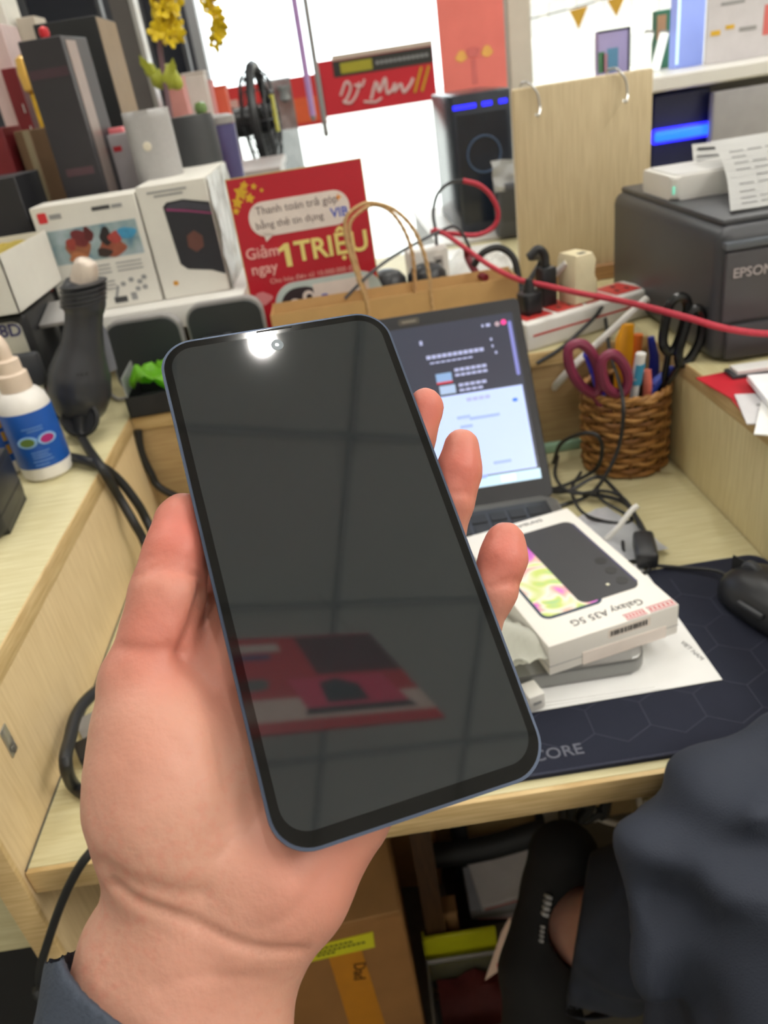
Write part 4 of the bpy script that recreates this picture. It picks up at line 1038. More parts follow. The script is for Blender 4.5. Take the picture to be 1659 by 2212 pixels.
# ================================================================== left counter: hot-air station, bottle, boxes
def loc(o, root): o.matrix_parent_inverse = Matrix.Translation(root.location).inverted(); return o
stn = thing('hot_air_station', 'black hot-air soldering station with white 858D panel on the left counter', 'soldering station', (-.47, .93, L + .0003))
obj('casing', BOX(-.10, .088, .003, .12, 0, .138, .008, 3), BLACK_P, stn)
obj('front_panel', prism(NB(), rrect(.172, .122, .010, 5), -.002, .001, FR((-.006, .002, .068), (1, 0, 0), (0, 0, 1)), bev=.0006, seg=1), mat('panel_white', (206, 204, 192), .4), stn)
text('panel_lettering', '858D', .0210, mat('panel_ink', (60, 60, 110), .5), stn, FR((.080, .0004, .1185), (1, 0, -.05), (0, 0, 1)), 'RIGHT', .0004, .02)
obj('red_button', lathe(NB(), [(0, .004), (.007, .004), (.009, 0)], 18, FR((.058, .0009, .045), (1, 0, 0), (0, 0, 1))), mat('button_red', (176, 40, 40), .35), stn)
for (x, z) in ((.056, .068), (.066, .035)): obj('panel_dot', lathe(NB(), [(0, .001), (.003, .001), (.003, 0)], 10, FR((x, .0009, z), (1, 0, 0), (0, 0, 1))), BLACK_M, stn)
wb = thing('open_box', 'open white cardboard box of yellow scraps on the soldering station', 'box', (-.44, 1.0, 1.0200))
bm = NB()
for a in ((-.075, .062, -.085, -.0835, 0, .066), (-.075, .062, .0835, .085, 0, .066), (.0605, .062, -.085, .085, 0, .066), (-.075, -.0735, -.085, .085, 0, .066), (-.075, .062, -.085, .085, 0, .0015)): bx(bm, *a)
obj('box_walls', bm, WHITE_C, wb)
obj('scraps', crumple((.125, .16), 14, 16, .012, 40, 1.3, Matrix.Translation((-.006, 0, .058))), mat('yellow_scraps', (226, 196, 96), .6, var=.25, scale=60), wb)
# hot-air gun, standing on its handle end beside the station
g0 = ony(172, 905, .875)
gun = thing('hot_air_gun', 'black hot-air gun with ribbed collar and pale nozzle standing on the left counter', 'heat gun', (g0.x, g0.y, L))
def gp(u, v, y=.875): return ony(u, v, y) - Vector(gun.location)
GM = mat('gun_plastic', (56, 57, 61), .32, var=.05)
obj('grip', TUBE([gp(172, 902), gp(172, 880), gp(172, 845), gp(173, 805), gp(178, 750), gp(181, 700), gp(182, 665)], .02, 20, 4, radii=[.021, .030, .0355, .034, .024, .0200, .0205]), GM, gun)
cb = obj('collar', TUBE([gp(182, 672), gp(181, 655), gp(180, 625), gp(180, 608)], .022, 20, 3, radii=[.0215, .0235, .0232, .0185]), GM, gun)
for v in (612, 622, 632, 642, 652):
    p = gp(180, v); obj('collar_rib', lathe(NB(), [(.0215, -.0018), (.0256, -.0008), (.0256, .0008), (.0215, .0018)], 24, Matrix.Translation(p)), GM, cb)
obj('nozzle', TUBE([gp(181, 612), gp(184, 585), gp(186, 566), gp(187, 559)], .011, 16, 3, radii=[.0145, .0140, .0115, .007]), mat('nozzle_ivory', (214, 200, 186), .35, metal=.3), gun)
obj('end_plug', lathe(NB(), [(0, -.004), (.019, -.004), (.022, .0), (.022, .004), (0, .004)], 20, Matrix.Translation(gp(171, 905))), BLACK_M, gun)
vb = NB()
for r in range(7):
    for c in range(6):
        p = gp(165 + c * 9 + r, 790 + r * 11); p.y -= .0305 - .0009 * abs(c - 2.2) ** 2.2 - .0006 * r; lathe(vb, [(0, -.0015), (.0013, -.0015), (.0013, .001), (0, .001)], 6, FR(p, (1, 0, 0), (0, 0, 1)))
obj('vent_dots', vb, BLACK_M, gun)['kind'] = 'stuff'
obj('end_socket', lathe(NB(), [(.0215, -.004), (.0225, .0), (.0195, .003), (.017, -.002), (0, -.003)], 24, FR(gp(172, 903, .846), (1, 0, 0), (0, .45, .9))), BLACK_M, gun)
obj('strain_relief', TUBE([gp(171, 900, .85), gp(173, 925, .845), gp(178, 950, .838)], .006, 10, 4, radii=[.0085, .0065, .005]), BLACK_R, gun)
obj('cradle_plate', prism(NB(), [(0, 0), (.020, .004), (.022, .05), (.014, .072), (.002, .075)], 0, .004, FR(gp(218, 812, .885), (1, .3, 0), (0, 0, 1)), bev=.001), mat('cradle_grey', (118, 120, 130), .3), gun)
obj('cradle_arm', BOX(-.075, -.028, .012, .03, .060, .10, .006), DGREY, gun)
br = thing('metal_bracket', 'grey metal holder arm between station and hot-air gun', 'holder', (-.365, 1.02, L + .0003))
obj('post', BOX(-.012, .012, -.01, .01, 0, .12, .003), DGREY, br); obj('plate', BOX(-.016, .024, -.03, .03, .12, .126, .002, M=Matrix.Rotation(.25, 4, 'X')), GREY, br)
c0 = ony(178, 948, .838)
cable('thick black hot-air gun cable dropping over the counter edge to the desk', [c0, onz(195, 975, .888), onz(222, 1015, .886), onx(255, 1070, -.283), onx(290, 1130, -.272), onx(312, 1172, -.268), (-.256, .71, .7565), (-.246, .63, .7565), (-.256, .575, .760), onx(180, 1520, -.272), onx(150, 1600, -.268), onx(142, 1650, -.262), onz(160, 1698, .7555), onz(200, 1716, .7555), onz(280, 1700, .7555), (-.16, .47, .7555), (-.13, .55, .7555)], .0050, n=10)
cable('black power cable from behind the spray bottle into the desk nook', [onz(60, 975, .886), onz(132, 984, .886), onz(200, 1000, .888), onx(250, 1030, -.284), onx(295, 1085, -.272), onx(322, 1135, -.266), (-.240, .72, .7565), (-.215, .63, .7565), (-.20, .54, .7565), (-.19, .46, .7565)], .0052, n=10)
cable('black cable hanging from the black tray down the nook wall', [ony(298, 930, .9), ony(305, 975, .898), ony(325, 1020, .897), ony(352, 1058, .893), (-.215, .865, .7565), (-.17, .82, .7565), (-.15, .78, .7565)], .0050, n=10)
cable('black cable hanging over the front edge of the desk at lower left', [(-.10, .47, .7535), onz(300, 1770, .7535), onz(235, 1812, .7540), ony(205, 1832, .362), ony(170, 1875, .356), ony(135, 1945, .354), ony(105, 2030, .352), ony(88, 2090, .35), ony(88, 2130, .345), ony(100, 2170, .335), (-.27, .34, .50), (-.26, .36, .30), (-.24, .40, .004)], .0032, n=10)
pb = thing('power_brick', 'small black adapter with grey plate beside the desk cable loop', 'adapter', onz(205, 1630, .7505), (0, 0, .5))
obj('block', BOX(-.012, .03, -.012, .012, 0, .012, .002), BLACK_P, pb); obj('plate', BOX(-.004, .05, .012, .05, 0, .003), GREY, pb)
# spray bottles
def spray(loc_, label, w=.0262, face=None, style=0):
    t = thing('spray_bottle', label, 'bottle', loc_)
    obj('bottle', lathe(NB(), [(0, 0), (w - .004, 0), (w - .0008, .003), (w, .010), (w, .078), (w - .002, .086), (w - .007, .093), (w - .012, .096), (0, .096)], 32), mat('bottle_white', (232, 228, 222), .35), t)
    lab = obj('label_wrap', lathe(NB(), [(w + .0003, .016), (w + .0004, .0165), (w + .0004, .0755), (w + .0003, .076)], 32), mat('label_blue', (22, 84, 170), .4, var=.08, scale=25), t)
    PB = mat('pump_ivory', (226, 206, 186), .4)
    pu = obj('pump_collar', lathe(NB(), [(.0155, .0955), (.016, .098), (.0155, .112), (.0125, .114), (.0122, .126), (.0075, .128), (0, .128)], 24), PB, t)
    obj('pump_nozzle', TUBE([(0, 0, .126), (0, 0, .140), (-.001, .002, .150)], .006, 12, 3, radii=[.0078, .0075, .0045]), PB, pu)
    d = Vector((-loc_[0], -loc_[1], 0)).normalized(); side = Vector((0, 0, 1)).cross(d)
    def fp(a, z):   # point on the label, a degrees from the side facing the desk seat
        v = d * math.cos(math.radians(a)) + side * math.sin(math.radians(a)); return v * (w + .0003) + Vector((0, 0, z)), v
    if style == 0:
        for a, cc in ((-21, (96, 120, 60)), (21, (170, 40, 110))):
            p, v = fp(a, .046); pts = [(.0098 * math.cos(k * math.pi / 8), .0062 * math.sin(k * math.pi / 8)) for k in range(16)]
            M_ = FR(p - v * .0004, Vector((0, 0, 1)).cross(v), (0, 0, 1))
            obj('spectacle_rim', prism(NB(), pts, -.0012, .0012, M_), mat('rim_sky', (140, 180, 220), .4), lab)
            obj('spectacle_lens', prism(NB(), [(x * .74, y * .70) for x, y in pts], 0, .0016, M_), mat('lens_%d' % cc[0], cc, .4), lab)
        for z, a0, a1 in ((.060, -22, 24), (.057, -12, 26), (.034, -20, 22), (.031, -20, 16), (.028, -20, 20), (.024, -22, 24), (.020, -20, 10)):
            bm = NB()
            for k in range(int((a1 - a0) / 5)):
                p, v = fp(a0 + k * 5, z); bx(bm, -.0009, .0009, -.0005, .0005, -.0004, .0006, 0, 1, FR(p, Vector((0, 0, 1)).cross(v), (0, 0, 1)))
            obj('label_line', bm, mat('label_pale', (110, 150, 205), .5), lab)['kind'] = 'stuff'
    else:
        for z in (.03, .045, .06):
            p, v = fp(24, z); obj('label_patch', bx(NB(), -.006, .006, -.005, .005, -.001, .0008, 0, 1, FR(p, Vector((0, 0, 1)).cross(v), (0, 0, 1))), mat('label_yellow', (214, 160, 50), .5), lab)
    return t
spray((-.3495, .772, L + .0003), 'white spray bottle with blue spectacles label on the left counter')
spray((-.403, .80, L + .0003), 'second blue bottle with yellow marks cut off behind the spray bottle', .026, style=1)
bd = thing('card_terminal', 'black rounded device at the left edge in front of the bottle', 'device', (-.412, .668, L + .0003), (0, 0, .12))
obj('casing', prism(NB(), rrect(.125, .10, .014, 5), 0, .058, bev=.010, seg=3), BLACK_P, bd); obj('side_groove', prism(NB(), rrect(.1256, .1006, .0143, 5), .020, .0215), BLACK_M, bd)
# black tray with green wrapper, on the back ledge
tr = thing('small_tray', 'black open tray with clear divider at the corner of the ledge', 'tray', (-.235, .945, L + .0003), (0, 0, .05))
bm = NB()
for a in ((-.055, .055, -.044, -.042, 0, .026), (-.055, .055, .042, .044, 0, .026), (-.055, -.053, -.044, .044, 0, .026), (.053, .055, -.044, .044, 0, .026), (-.055, .055, -.044, .044, 0, .002)): bx(bm, *a)
obj('tray_walls', bm, BLACK_M, tr)
obj('clear_divider', BOX(-.053, -.0515, -.042, .03, .026, .050), mat('frosted_plastic', (170, 172, 170), .2, alpha=.7), tr)
gw = crumple((.085, .07), 18, 16, .030, 42, 5.5, Matrix.Translation((-.236, .938, .916)))
tag(obj('green_wrapper', gw, mat('lime_plastic', (130, 206, 50), .3), sharp=80), 'crumpled bright green wrapper in the black tray', 'wrapper')
cable('thin white-grey cable end lying beside the black tray', [onz(238, 850, .884), onz(255, 862, .884), onz(280, 858, .884), onz(300, 850, .884)], .0022, GREY)
# two dark rounded panels standing under the white shelf
for i, (x0, x1, z1, lab) in enumerate(((-.318, -.222, .096, 'dark rounded upright case with silver rim left under the white shelf'), (-.212, -.115, .100, 'dark rounded upright case next to the red sign under the shelf'))):
    t = thing('upright_case', lab, 'case', ((x0 + x1) / 2, .995 + .006 * i, L + .0003))
    w = x1 - x0
    obj('rim', prism(NB(), rrect(w + .003, z1, .020, 6, 0, z1 / 2), -.016, .0, FR((0, 0, 0), (1, 0, 0), (0, 0, 1)), bev=.001, seg=1), GREY, t)
    obj('front', prism(NB(), rrect(w - .003, z1 - .005, .018, 6, 0, z1 / 2 - .001), 0, .003, FR((0, 0, 0), (1, 0, 0), (0, 0, 1)), bev=.001, seg=1), mat('case_charcoal', (46, 50, 52), .5, var=.05), t)
fo = thing('small_clip', 'small dark clip lying on the phone-side edge of the dark case', 'clip', (-.175, .985, L + .001))
obj('bar', BOX(-.020, .004, -.006, .006, .0, .060, .002), DGREY, fo); obj('knob', lathe(NB(), [(0, 0), (.006, 0), (.006, .016), (0, .018)], 12, Matrix.Translation((.012, 0, .045))), DGREY, fo)

# white shelf with product boxes
shf = thing('shelf_riser', 'white shelf riser on the ledge carrying product boxes', 'shelf', (-.30, 1.06, L + .0003))
obj('shelf_board', BOX(-.30, .158, 0, .56, .060, .091, .002), WHITE_P, shf)
for x in (-.29, -.08, .148): obj('upright', BOX(x - .006, x + .006, .05, .55, 0, .060), WHITE_P, shf)
SZ = L + .0003 + .0913
ba = thing('product_box', 'white product box with a holiday photo print on the shelf', 'box', (-.3265, 1.10, SZ + .0003))
obj('carton', BOX(-.069, .069, 0, .06, 0, .141, .001, 1), WHITE_C, ba)
BF = lambda x, z, dy=-.0001: FR((x, dy, z), (1, 0, 0), (0, 0, 1))
def photo_mat():
    m = mat('holiday_photo_print', (120, 110, 100), .5, var=0)
    N = m.node_tree.nodes; L_ = m.node_tree.links; b = N['Principled BSDF']
    tc = N.new('ShaderNodeTexCoord'); nz = N.new('ShaderNodeTexNoise'); nz.inputs['Scale'].default_value = 38; nz.inputs['Detail'].default_value = 2
    cr = N.new('ShaderNodeValToRGB'); e = cr.color_ramp.elements
    e[0].position = .3; e[0].color = rgb(90, 130, 150); e[1].position = .72; e[1].color = rgb(176, 190, 196)
    k = e.new(.5); k.color = rgb(150, 170, 172)
    L_.new(tc.outputs['Object'], nz.inputs['Vector']); L_.new(nz.outputs['Fac'], cr.inputs['Fac']); L_.new(cr.outputs['Color'], b.inputs['Base Color'])
    return m
phm = obj('photo_print', plate(NB(), rc(-.062, .062, .066, .110), BF(0, 0), .0003), photo_mat(), ba)
def blobpts(w, h, s): return [(w * math.cos(a) * (1 + .18 * math.sin(3 * a + s)), h * math.sin(a) * (1 + .15 * math.cos(2 * a + s))) for a in [k * math.pi / 10 for k in range(20)]]
for i, (x, z, w, h, c) in enumerate(((-.022, .082, .016, .014, (150, 92, 62)), (-.016, .096, .012, .012, (112, 40, 42)), (-.004, .100, .006, .009, (90, 30, 30)), (.022, .080, .018, .012, (152, 84, 62)), (.018, .094, .008, .011, (40, 34, 34)), (.030, .091, .009, .008, (170, 70, 64)), (-.030, .090, .006, .009, (150, 60, 50)), (.046, .094, .012, .008, (70, 150, 190)), (.010, .074, .010, .006, (60, 44, 40)), (-.026, .073, .012, .006, (176, 110, 70)))):
    obj('photo_figure', plate(NB(), blobpts(w, h, i), BF(x, z), .0005 + .00008 * i), mat('photo_tone_%d' % i, c, .5, var=.2, scale=90), phm)
obj('red_logo', plate(NB(), rrect(.012, .013, .002, 3), BF(-.056, .127), .0004), mat('logo_red', (214, 52, 60), .5), ba)
obj('logo_word', plate(NB(), rc(-.047, -.031, .124, .130), BF(0, 0), .0004), INKL, ba)
obj('model_word', plate(NB(), rc(.010, .034, .1265, .1315), BF(0, 0), .0004), INK, ba); obj('model_word_light', plate(NB(), rc(.036, .050, .1265, .1310), BF(0, 0), .0004), INKL, ba)
pk = NB()
for z in (.058, .053, .048, .036, .031, .026):
    for (a, b) in ((-.02, .012), (.020, .055)):
        if z < .04 and a > 0: continue
        plate(pk, rc(a, b, z - .0008, z + .0008), BF(0, 0), .0004)
obj('small_print', pk, INKL, ba)['kind'] = 'stuff'
for i, (x, z) in enumerate(((.022, .030), (.034, .034), (.045, .030), (.052, .035), (.050, .022), (.040, .021))): obj('icon_print', plate(NB(), rrect(.007, .006, .0025, 4), BF(x, z), .0004), INKL, ba)
obj('cable_print', plate(NB(), [(.006, .014), (.009, .012), (.016, .028), (.013, .030)], BF(0, 0), .0004), INKL, ba)
obj('barcode_print', plate(NB(), rc(.004, .022, .006, .014), BF(0, 0), .0004), INK, ba); obj('mark_print', plate(NB(), rc(.028, .036, .007, .017), BF(0, 0), .0004), INKL, ba)
bb = thing('product_box', 'white product box with a printed black speaker on the shelf', 'box', (-.207, 1.10, SZ + .0003))
obj('carton', BOX(-.0475, .044, 0, .24, 0, .146, .001, 1), WHITE_C, bb)
obj('plastic_sleeve', crumple((.24, .146), 18, 12, .004, 45, 8.8, FR((.0475, .12, .073), (0, 1, 0), (0, 0, 1))), mat('gloss_wrap', (232, 232, 228), .15, var=.03), bb)
obj('speaker_print', plate(NB(), [(-.018, .118), (-.012, .123), (.010, .124), (.0435, .116), (.0435, .022), (.026, .030), (-.006, .036), (-.014, .044)], BF(0, 0), .0003), mat('print_black', (44, 44, 50), .5), bb)
obj('speaker_top_print', plate(NB(), [(-.015, .115), (-.010, .120), (.010, .1215), (.0435, .112), (.0435, .104), (.012, .112)], BF(0, 0), .0005), mat('print_slate', (66, 66, 76), .5), bb)
obj('speaker_glow_print', plate(NB(), [(-.015, .113), (.012, .108), (.0435, .1005), (.0435, .1025), (.012, .1105), (-.014, .1155)], BF(0, 0), .0006), mat('print_pink', (150, 60, 110), .5), bb)
obj('speaker_logo_print', plate(NB(), [(.013 + .012 * math.cos(k * math.pi / 3 + .4), .070 + .014 * math.sin(k * math.pi / 3 + .4)) for k in range(6)], BF(0, 0), .0006), mat('print_copper', (104, 66, 58), .5), bb)
pk = NB()
for (z, a, b) in ((.137, -.034, .018), (.132, -.026, .012)): plate(pk, rc(a, b, z - .0012, z + .0012), BF(0, 0), .0004)
obj('title_print', pk, INKL, bb)['kind'] = 'stuff'
obj('orange_dot_print', plate(NB(), rrect(.007, .006, .0025, 4), BF(-.027, .020), .0004), mat('print_orange', (214, 150, 50), .5), bb)

def translucent(name, c):
    """thin printed film that also lets light from behind through."""
    if name in MATS: return MATS[name]
    m = mat(name, c, .5, var=.06, scale=14); N = m.node_tree.nodes; L_ = m.node_tree.links
    b = N['Principled BSDF']; t = N.new('ShaderNodeBsdfTranslucent'); mx = N.new('ShaderNodeMixShader'); mx.inputs[0].default_value = .4
    L_.new(b.inputs['Base Color'].links[0].from_socket, t.inputs['Color'])
    out = [n for n in N if n.type == 'OUTPUT_MATERIAL'][0]
    L_.new(b.outputs[0], mx.inputs[1]); L_.new(t.outputs[0], mx.inputs[2]); L_.new(mx.outputs[0], out.inputs[0])
    return m

# ================================================================== things standing behind the product boxes
def RBX(y, tl, br):
    a = ony(tl[0], tl[1], y); b = ony(br[0], br[1], y); return a.x, b.x, b.z, a.z
tb_ = thing('speaker_box', 'tall slim black retail box behind the holiday photo box', 'box', (-.345, 1.20, SZ + .0003), (0, 0, -.12))
obj('carton', BOX(-.031, .028, 0, .09, 0, .330, .001, 1), mat('box_black', (52, 50, 54), .45, var=.08, scale=16), tb_)
obj('brand_band', BOX(-.028, .025, -.0004, .0004, .285, .296), mat('box_band', (72, 52, 60), .5), tb_)
obj('lower_band', BOX(-.02, .02, -.0004, .0004, .165, .175), mat('box_band2', (86, 62, 68), .5), tb_)
obj('side_seal', BOX(.0276, .0286, .012, .045, .10, .325), mat('box_foil', (150, 136, 130), .3, metal=.4), tb_)
obj('red_knob', lathe(NB(), [(0, .345), (.006, .342), (.007, .336), (.005, .330)], 12, Matrix.Translation((.0, .02, 0))), mat('knob_red', (214, 40, 50), .4), tb_)
bg = thing('speaker_box', 'large black carton with a tan side panel behind the slim box', 'box', (-.352, 1.40, SZ + .0003))
obj('carton', BOX(-.055, .040, 0, .13, 0, .365, .001, 1), mat('carton_black', (30, 32, 34), .55), bg)
obj('side_panel', BOX(.040, .0408, .001, .129, .002, .363), mat('carton_tan', (146, 124, 98), .6, var=.06), bg)
gs = thing('smart_speaker', 'pale grey rounded smart speaker on the shelf between the boxes', 'speaker', (-.240, 1.22, SZ + .0003))
obj('body', prism(NB(), rrect(.062, .060, .022, 8), 0, .232, bev=.012, seg=4), mat('fabric_grey', (168, 166, 164), .7, var=.04, scale=200), gs)
obj('button', lathe(NB(), [(0, .0012), (.005, .001), (.006, 0)], 16, FR((-.003, -.0302, .188), (1, 0, 0), (0, 0, 1))), mat('button_cream', (214, 206, 186), .4), gs)
sw = thing('small_box', 'small white box with red mark beside the slim black box', 'box', (-.300, 1.26, SZ + .0003))
obj('carton', BOX(-.026, .026, 0, .05, 0, .208, .001, 1), mat('box_lilac', (176, 170, 174), .5), sw); obj('red_mark', BOX(-.006, .006, -.0005, .0004, .185, .192), RED, sw); obj('top_clip', BOX(-.014, .012, .01, .03, .208, .216, .002), mat('clip_pink', (226, 120, 126), .4), sw)
x0, x1, z0, z1 = RBX(1.34, (378, 268), (468, 390))
dc = thing('dark_cup', 'dark rounded cup with a shiny lid behind the grey speaker', 'cup', ((x0 + x1) / 2, 1.36, SZ + .0003))
obj('cup_body', lathe(NB(), [(.030, 0), (.036, .08), (.037, .20), (.034, .215), (0, .217)], 24), mat('cup_charcoal', (62, 64, 66), .45), dc); obj('lid_knob', lathe(NB(), [(0, .232), (.008, .230), (.010, .222), (.008, .216)], 14, Matrix.Translation((.02, 0, 0))), mat('knob_green', (120, 150, 90), .2), dc)
vt = thing('tumbler', 'violet tumbler with grey side left of the red sign', 'tumbler', (-.170, 1.42, SZ + .0003))
obj('tumbler_body', lathe(NB(), [(.022, 0), (.027, .10), (.029, .195), (0, .196)], 24), mat('violet_metal', (88, 84, 130), .3, metal=.3), vt); obj('lid', lathe(NB(), [(.030, .196), (.030, .206), (.02, .210), (0, .211)], 24), GREY, vt)
def simple(name, label, cat, y, tl, br, depth, m, zfloor=None, extra=()):
    x0, x1, z0, z1 = RBX(y, tl, br)
    zb_ = zfloor if zfloor is not None else z0
    t = thing(name, label, cat, ((x0 + x1) / 2, y, zb_)); w = (x1 - x0) / 2
    obj('carton', BOX(-w, w, 0, depth, 0, z1 - zb_, .001, 1), m, t)
    for (nm, a0, a1, h0, h1, mm) in extra: obj(nm, BOX(-w + 2 * w * a0, -w + 2 * w * a1, -.0006, .0003, (z1 - zb_) * h0, (z1 - zb_) * h1), mm, t)
    return t
DR = mat('dark_red_box', (120, 26, 34), .45, var=.15, scale=20)
simple('gift_box', 'black and red striped box at the left edge above the station', 'box', 1.14, (-60, 395), (78, 520), .10, mat('box_black2', (38, 38, 42), .5), SZ + .0003, [('red_stripe', 0, 1, .16, .42, mat('stripe_red', (186, 40, 40), .45)), ('orange_stripe', 0, 1, .36, .42, mat('stripe_orange', (206, 84, 40), .45))])
simple('gift_box', 'dark red box behind the black striped box', 'box', 1.28, (-60, 285), (52, 420), .08, DR, SZ + .0003, [('gold_seal', .72, .95, .66, .74, mat('seal_gold', (226, 190, 130), .3))])
simple('carton', 'plain brown carton beside the dark red box', 'carton', 1.30, (28, 285), (108, 420), .09, mat('carton_brown', (120, 92, 64), .6), SZ + .0003, [('cream_side', .55, .95, .3, 1.0, mat('carton_cream', (160, 146, 116), .6))])
simple('gift_box', 'red patterned box with white dots behind the brown carton', 'box', 1.44, (0, 150), (82, 300), .08, DR, SZ + .0003, [('dot', .70, .76, .80, .84, PAPER), ('dot', .74, .80, .70, .74, PAPER), ('dot', .78, .84, .60, .64, PAPER)])
simple('carton', 'pale pink and white box at the top left corner', 'carton', 1.46, (-60, 60), (48, 200), .08, mat('carton_pink', (216, 190, 188), .5), SZ + .0003)
simple('carton', 'white lamp carton at the very top left', 'carton', 1.56, (-60, -40), (34, 100), .08, WHITE_C, SZ + .0003)
simple('carton', 'cream rounded carton beside the top of the slim black box', 'carton', 1.58, (32, 40), (106, 140), .06, mat('carton_cream2', (196, 186, 170), .5), SZ + .0003)
ln = thing('gold_ornament', 'small glowing gold ornament between the left boxes', 'ornament', (ony(56, 160, 1.40).x, 1.40, SZ + .0003))
p = ony(56, 160, 1.40)
obj('bulb', lathe(NB(), [(0, -.030), (.010, -.022), (.012, 0), (.009, .020), (0, .026)], 14, Matrix.Translation((0, 0, p.z - SZ))), mat('ornament_gold', (232, 186, 92), .25, metal=.3), ln)
obj('stand', TUBE([(0, 0, 0), (0, 0, p.z - SZ - .028)], .004, 8, 1), GOLD, ln)

# dark display columns and televisions at the left
BS = mat('screen_off', (22, 26, 38), .2, var=.03)
def tv(name, label, y, tl, br, legs=True, rz_=0):
    x0, x1, z0, z1 = RBX(y, tl, br)
    t = thing(name, label, 'display', ((x0 + x1) / 2, y, 0)); w = (x1 - x0) / 2
    obj('panel', BOX(-w, w, 0, .03, z0, z1 + .15, .003, 1), BS, t)
    fr_ = NB()
    for s in (-1, 1): bx(fr_, s * w - .006, s * w + .006, -.004, .034, z0 - .01, z1 + .16)
    bx(fr_, -w, w, -.004, .034, z0 - .012, z0)
    obj('bezel', fr_, DGREY, t)
    obj('stand_post', BOX(-.03, .03, .005, .028, 0, z0 - .012), DGREY, t); obj('stand_foot', BOX(-.14, .14, -.12, .16, 0, .012, .003, 1), DGREY, t)
    return t
tv('display_stand', 'tall dark display screen behind the yellow blossom vase', 2.45, (290, -40), (418, 190))
tv('display_stand', 'dark wide display screen behind the black cartons at top left', 2.6, (30, -60), (262, 200))
pl_ = thing('display_column', 'slim grey column with bright metal edge left of the blossom vase', 'column', (ony(290, 100, 2.0).x, 2.0, 0))
obj('post', BOX(-.030, .012, 0, .05, 0, 1.62), mat('column_taupe', (84, 80, 78), .45), pl_); obj('metal_edge', BOX(.012, .022, -.004, .05, 0, 1.62), SILVER, pl_); obj('latch', BOX(-.004, .010, -.004, 0, 1.10, 1.14), GREY, pl_); obj('foot', BOX(-.12, .12, -.04, .14, 0, .015), DGREY, pl_)
# side cabinet behind, carrying small goods and the vase
sdc = thing('side_cabinet', 'low white cabinet behind the left shelf carrying vase and gifts', 'cabinet', (-.36, 1.72, 0))
obj('carcass', BOX(-.34, .26, -.06, .24, 0, 1.06, .004, 1), mat('cabinet_white', (196, 192, 190), .5), sdc); obj('top', BOX(-.345, .265, -.065, .245, 1.06, 1.075, .002, 1), mat('cabinet_top', (170, 164, 162), .4), sdc)
for x in (-.19, .11): obj('door', BOX(x - .145, x + .145, -.064, -.061, .05, 1.02, .001, 1), mat('cabinet_white', (196, 192, 190), .5), sdc)
CZ = 1.0755
def gift(label, u0, u1, vt_, y, m, extra=None, cat='gift box', name='gift_box'):
    x0 = ony(u0, vt_, y).x; x1 = ony(u1, vt_, y).x; z1 = ony((u0 + u1) / 2, vt_, y).z
    t = thing(name, label, cat, ((x0 + x1) / 2, y, CZ)); w = (x1 - x0) / 2
    obj('carton', BOX(-w, w, 0, .05, 0, max(.02, z1 - CZ), .001, 1), m, t)
    if extra: obj('print', BOX(-w * .6, w * .6, -.0005, .0003, (z1 - CZ) * .3, (z1 - CZ) * .6), extra, t)
    obj('lid', BOX(-w - .001, w + .001, -.001, .051, max(.02, z1 - CZ), max(.02, z1 - CZ) + .004), m, t)
PINK = mat('pink_card', (214, 150, 146), .5)
gift('pale pink gift box in front of the dark display', 355, 392, 172, 1.76, PINK, mat('pink_print', (236, 190, 180), .5))
gift('white and red striped gift box right of the vase', 392, 440, 160, 1.84, mat('white_card2', (206, 200, 194), .5), mat('stripe_red2', (206, 90, 80), .5))
gift('orange-red gift box beside the fan pole', 452, 486, 190, 1.90, mat('coral_card', (214, 96, 70), .5), GOLD)
gift('small pink packet between striped and orange boxes', 440, 456, 178, 1.88, mat('pink_card2', (222, 160, 160), .5))
vs = thing('blossom_vase', 'yellow-green vase with a branch of bright yellow blossoms', 'flower vase', (ony(342, 170, 1.70).x, 1.70, CZ))
obj('vase', lathe(NB(), [(.015, 0), (.028, .012), (.032, .03), (.024, .048), (.016, .055), (.017, .06), (.012, .058), (0, .05)], 20), mat('vase_lime', (176, 176, 60), .4, var=.2), vs)
vo = Vector(vs.location)
obj('branch', TUBE([(0, 0, .05), ony(346, 110, 1.70) - vo, ony(350, 50, 1.70) - vo, ony(340, -20, 1.70) - vo], .005, 7, 4), mat('branch_mauve', (120, 92, 100), .6), vs)
random.seed(11)
BLO = mat('yellow_petal', (236, 196, 24), .5, var=.2, scale=60)
flower = None
spots = [(328, 5), (345, -5), (362, 8), (378, 2), (330, 25), (352, 22), (372, 20), (338, 42), (355, 45), (368, 34), (345, 60), (366, 62), (380, 58), (350, 78), (368, 82), (384, 72), (338, 70), (330, -20), (352, -25), (372, -22), (358, 4)]
for i, (u, v) in enumerate(spots):
    if flower is None:
        bm = NB()
        for k in range(5):
            a = 2 * math.pi * k / 5
            r_ = bmesh.ops.create_icosphere(bm, subdivisions=1, radius=1)
            bmesh.ops.transform(bm, matrix=Matrix.Rotation(a, 4, 'Z') @ Matrix.Translation((.0085, 0, .002)) @ Matrix.Rotation(-.5, 4, 'Y') @ Matrix.Diagonal((.0085, .0062, .0022, 1)), verts=r_['verts'])
        f_ = obj('blossom', bm, BLO, vs); flower = f_.data
    else: f_ = obj('blossom', flower, None, vs)
    f_.location = ony(u, v, 1.68 + .03 * random.random()) - vo; f_.rotation_euler = (1.3 + random.random() * .6, random.random() * 1.2 - .6, random.random() * 3); f_.scale = (1.15,) * 3
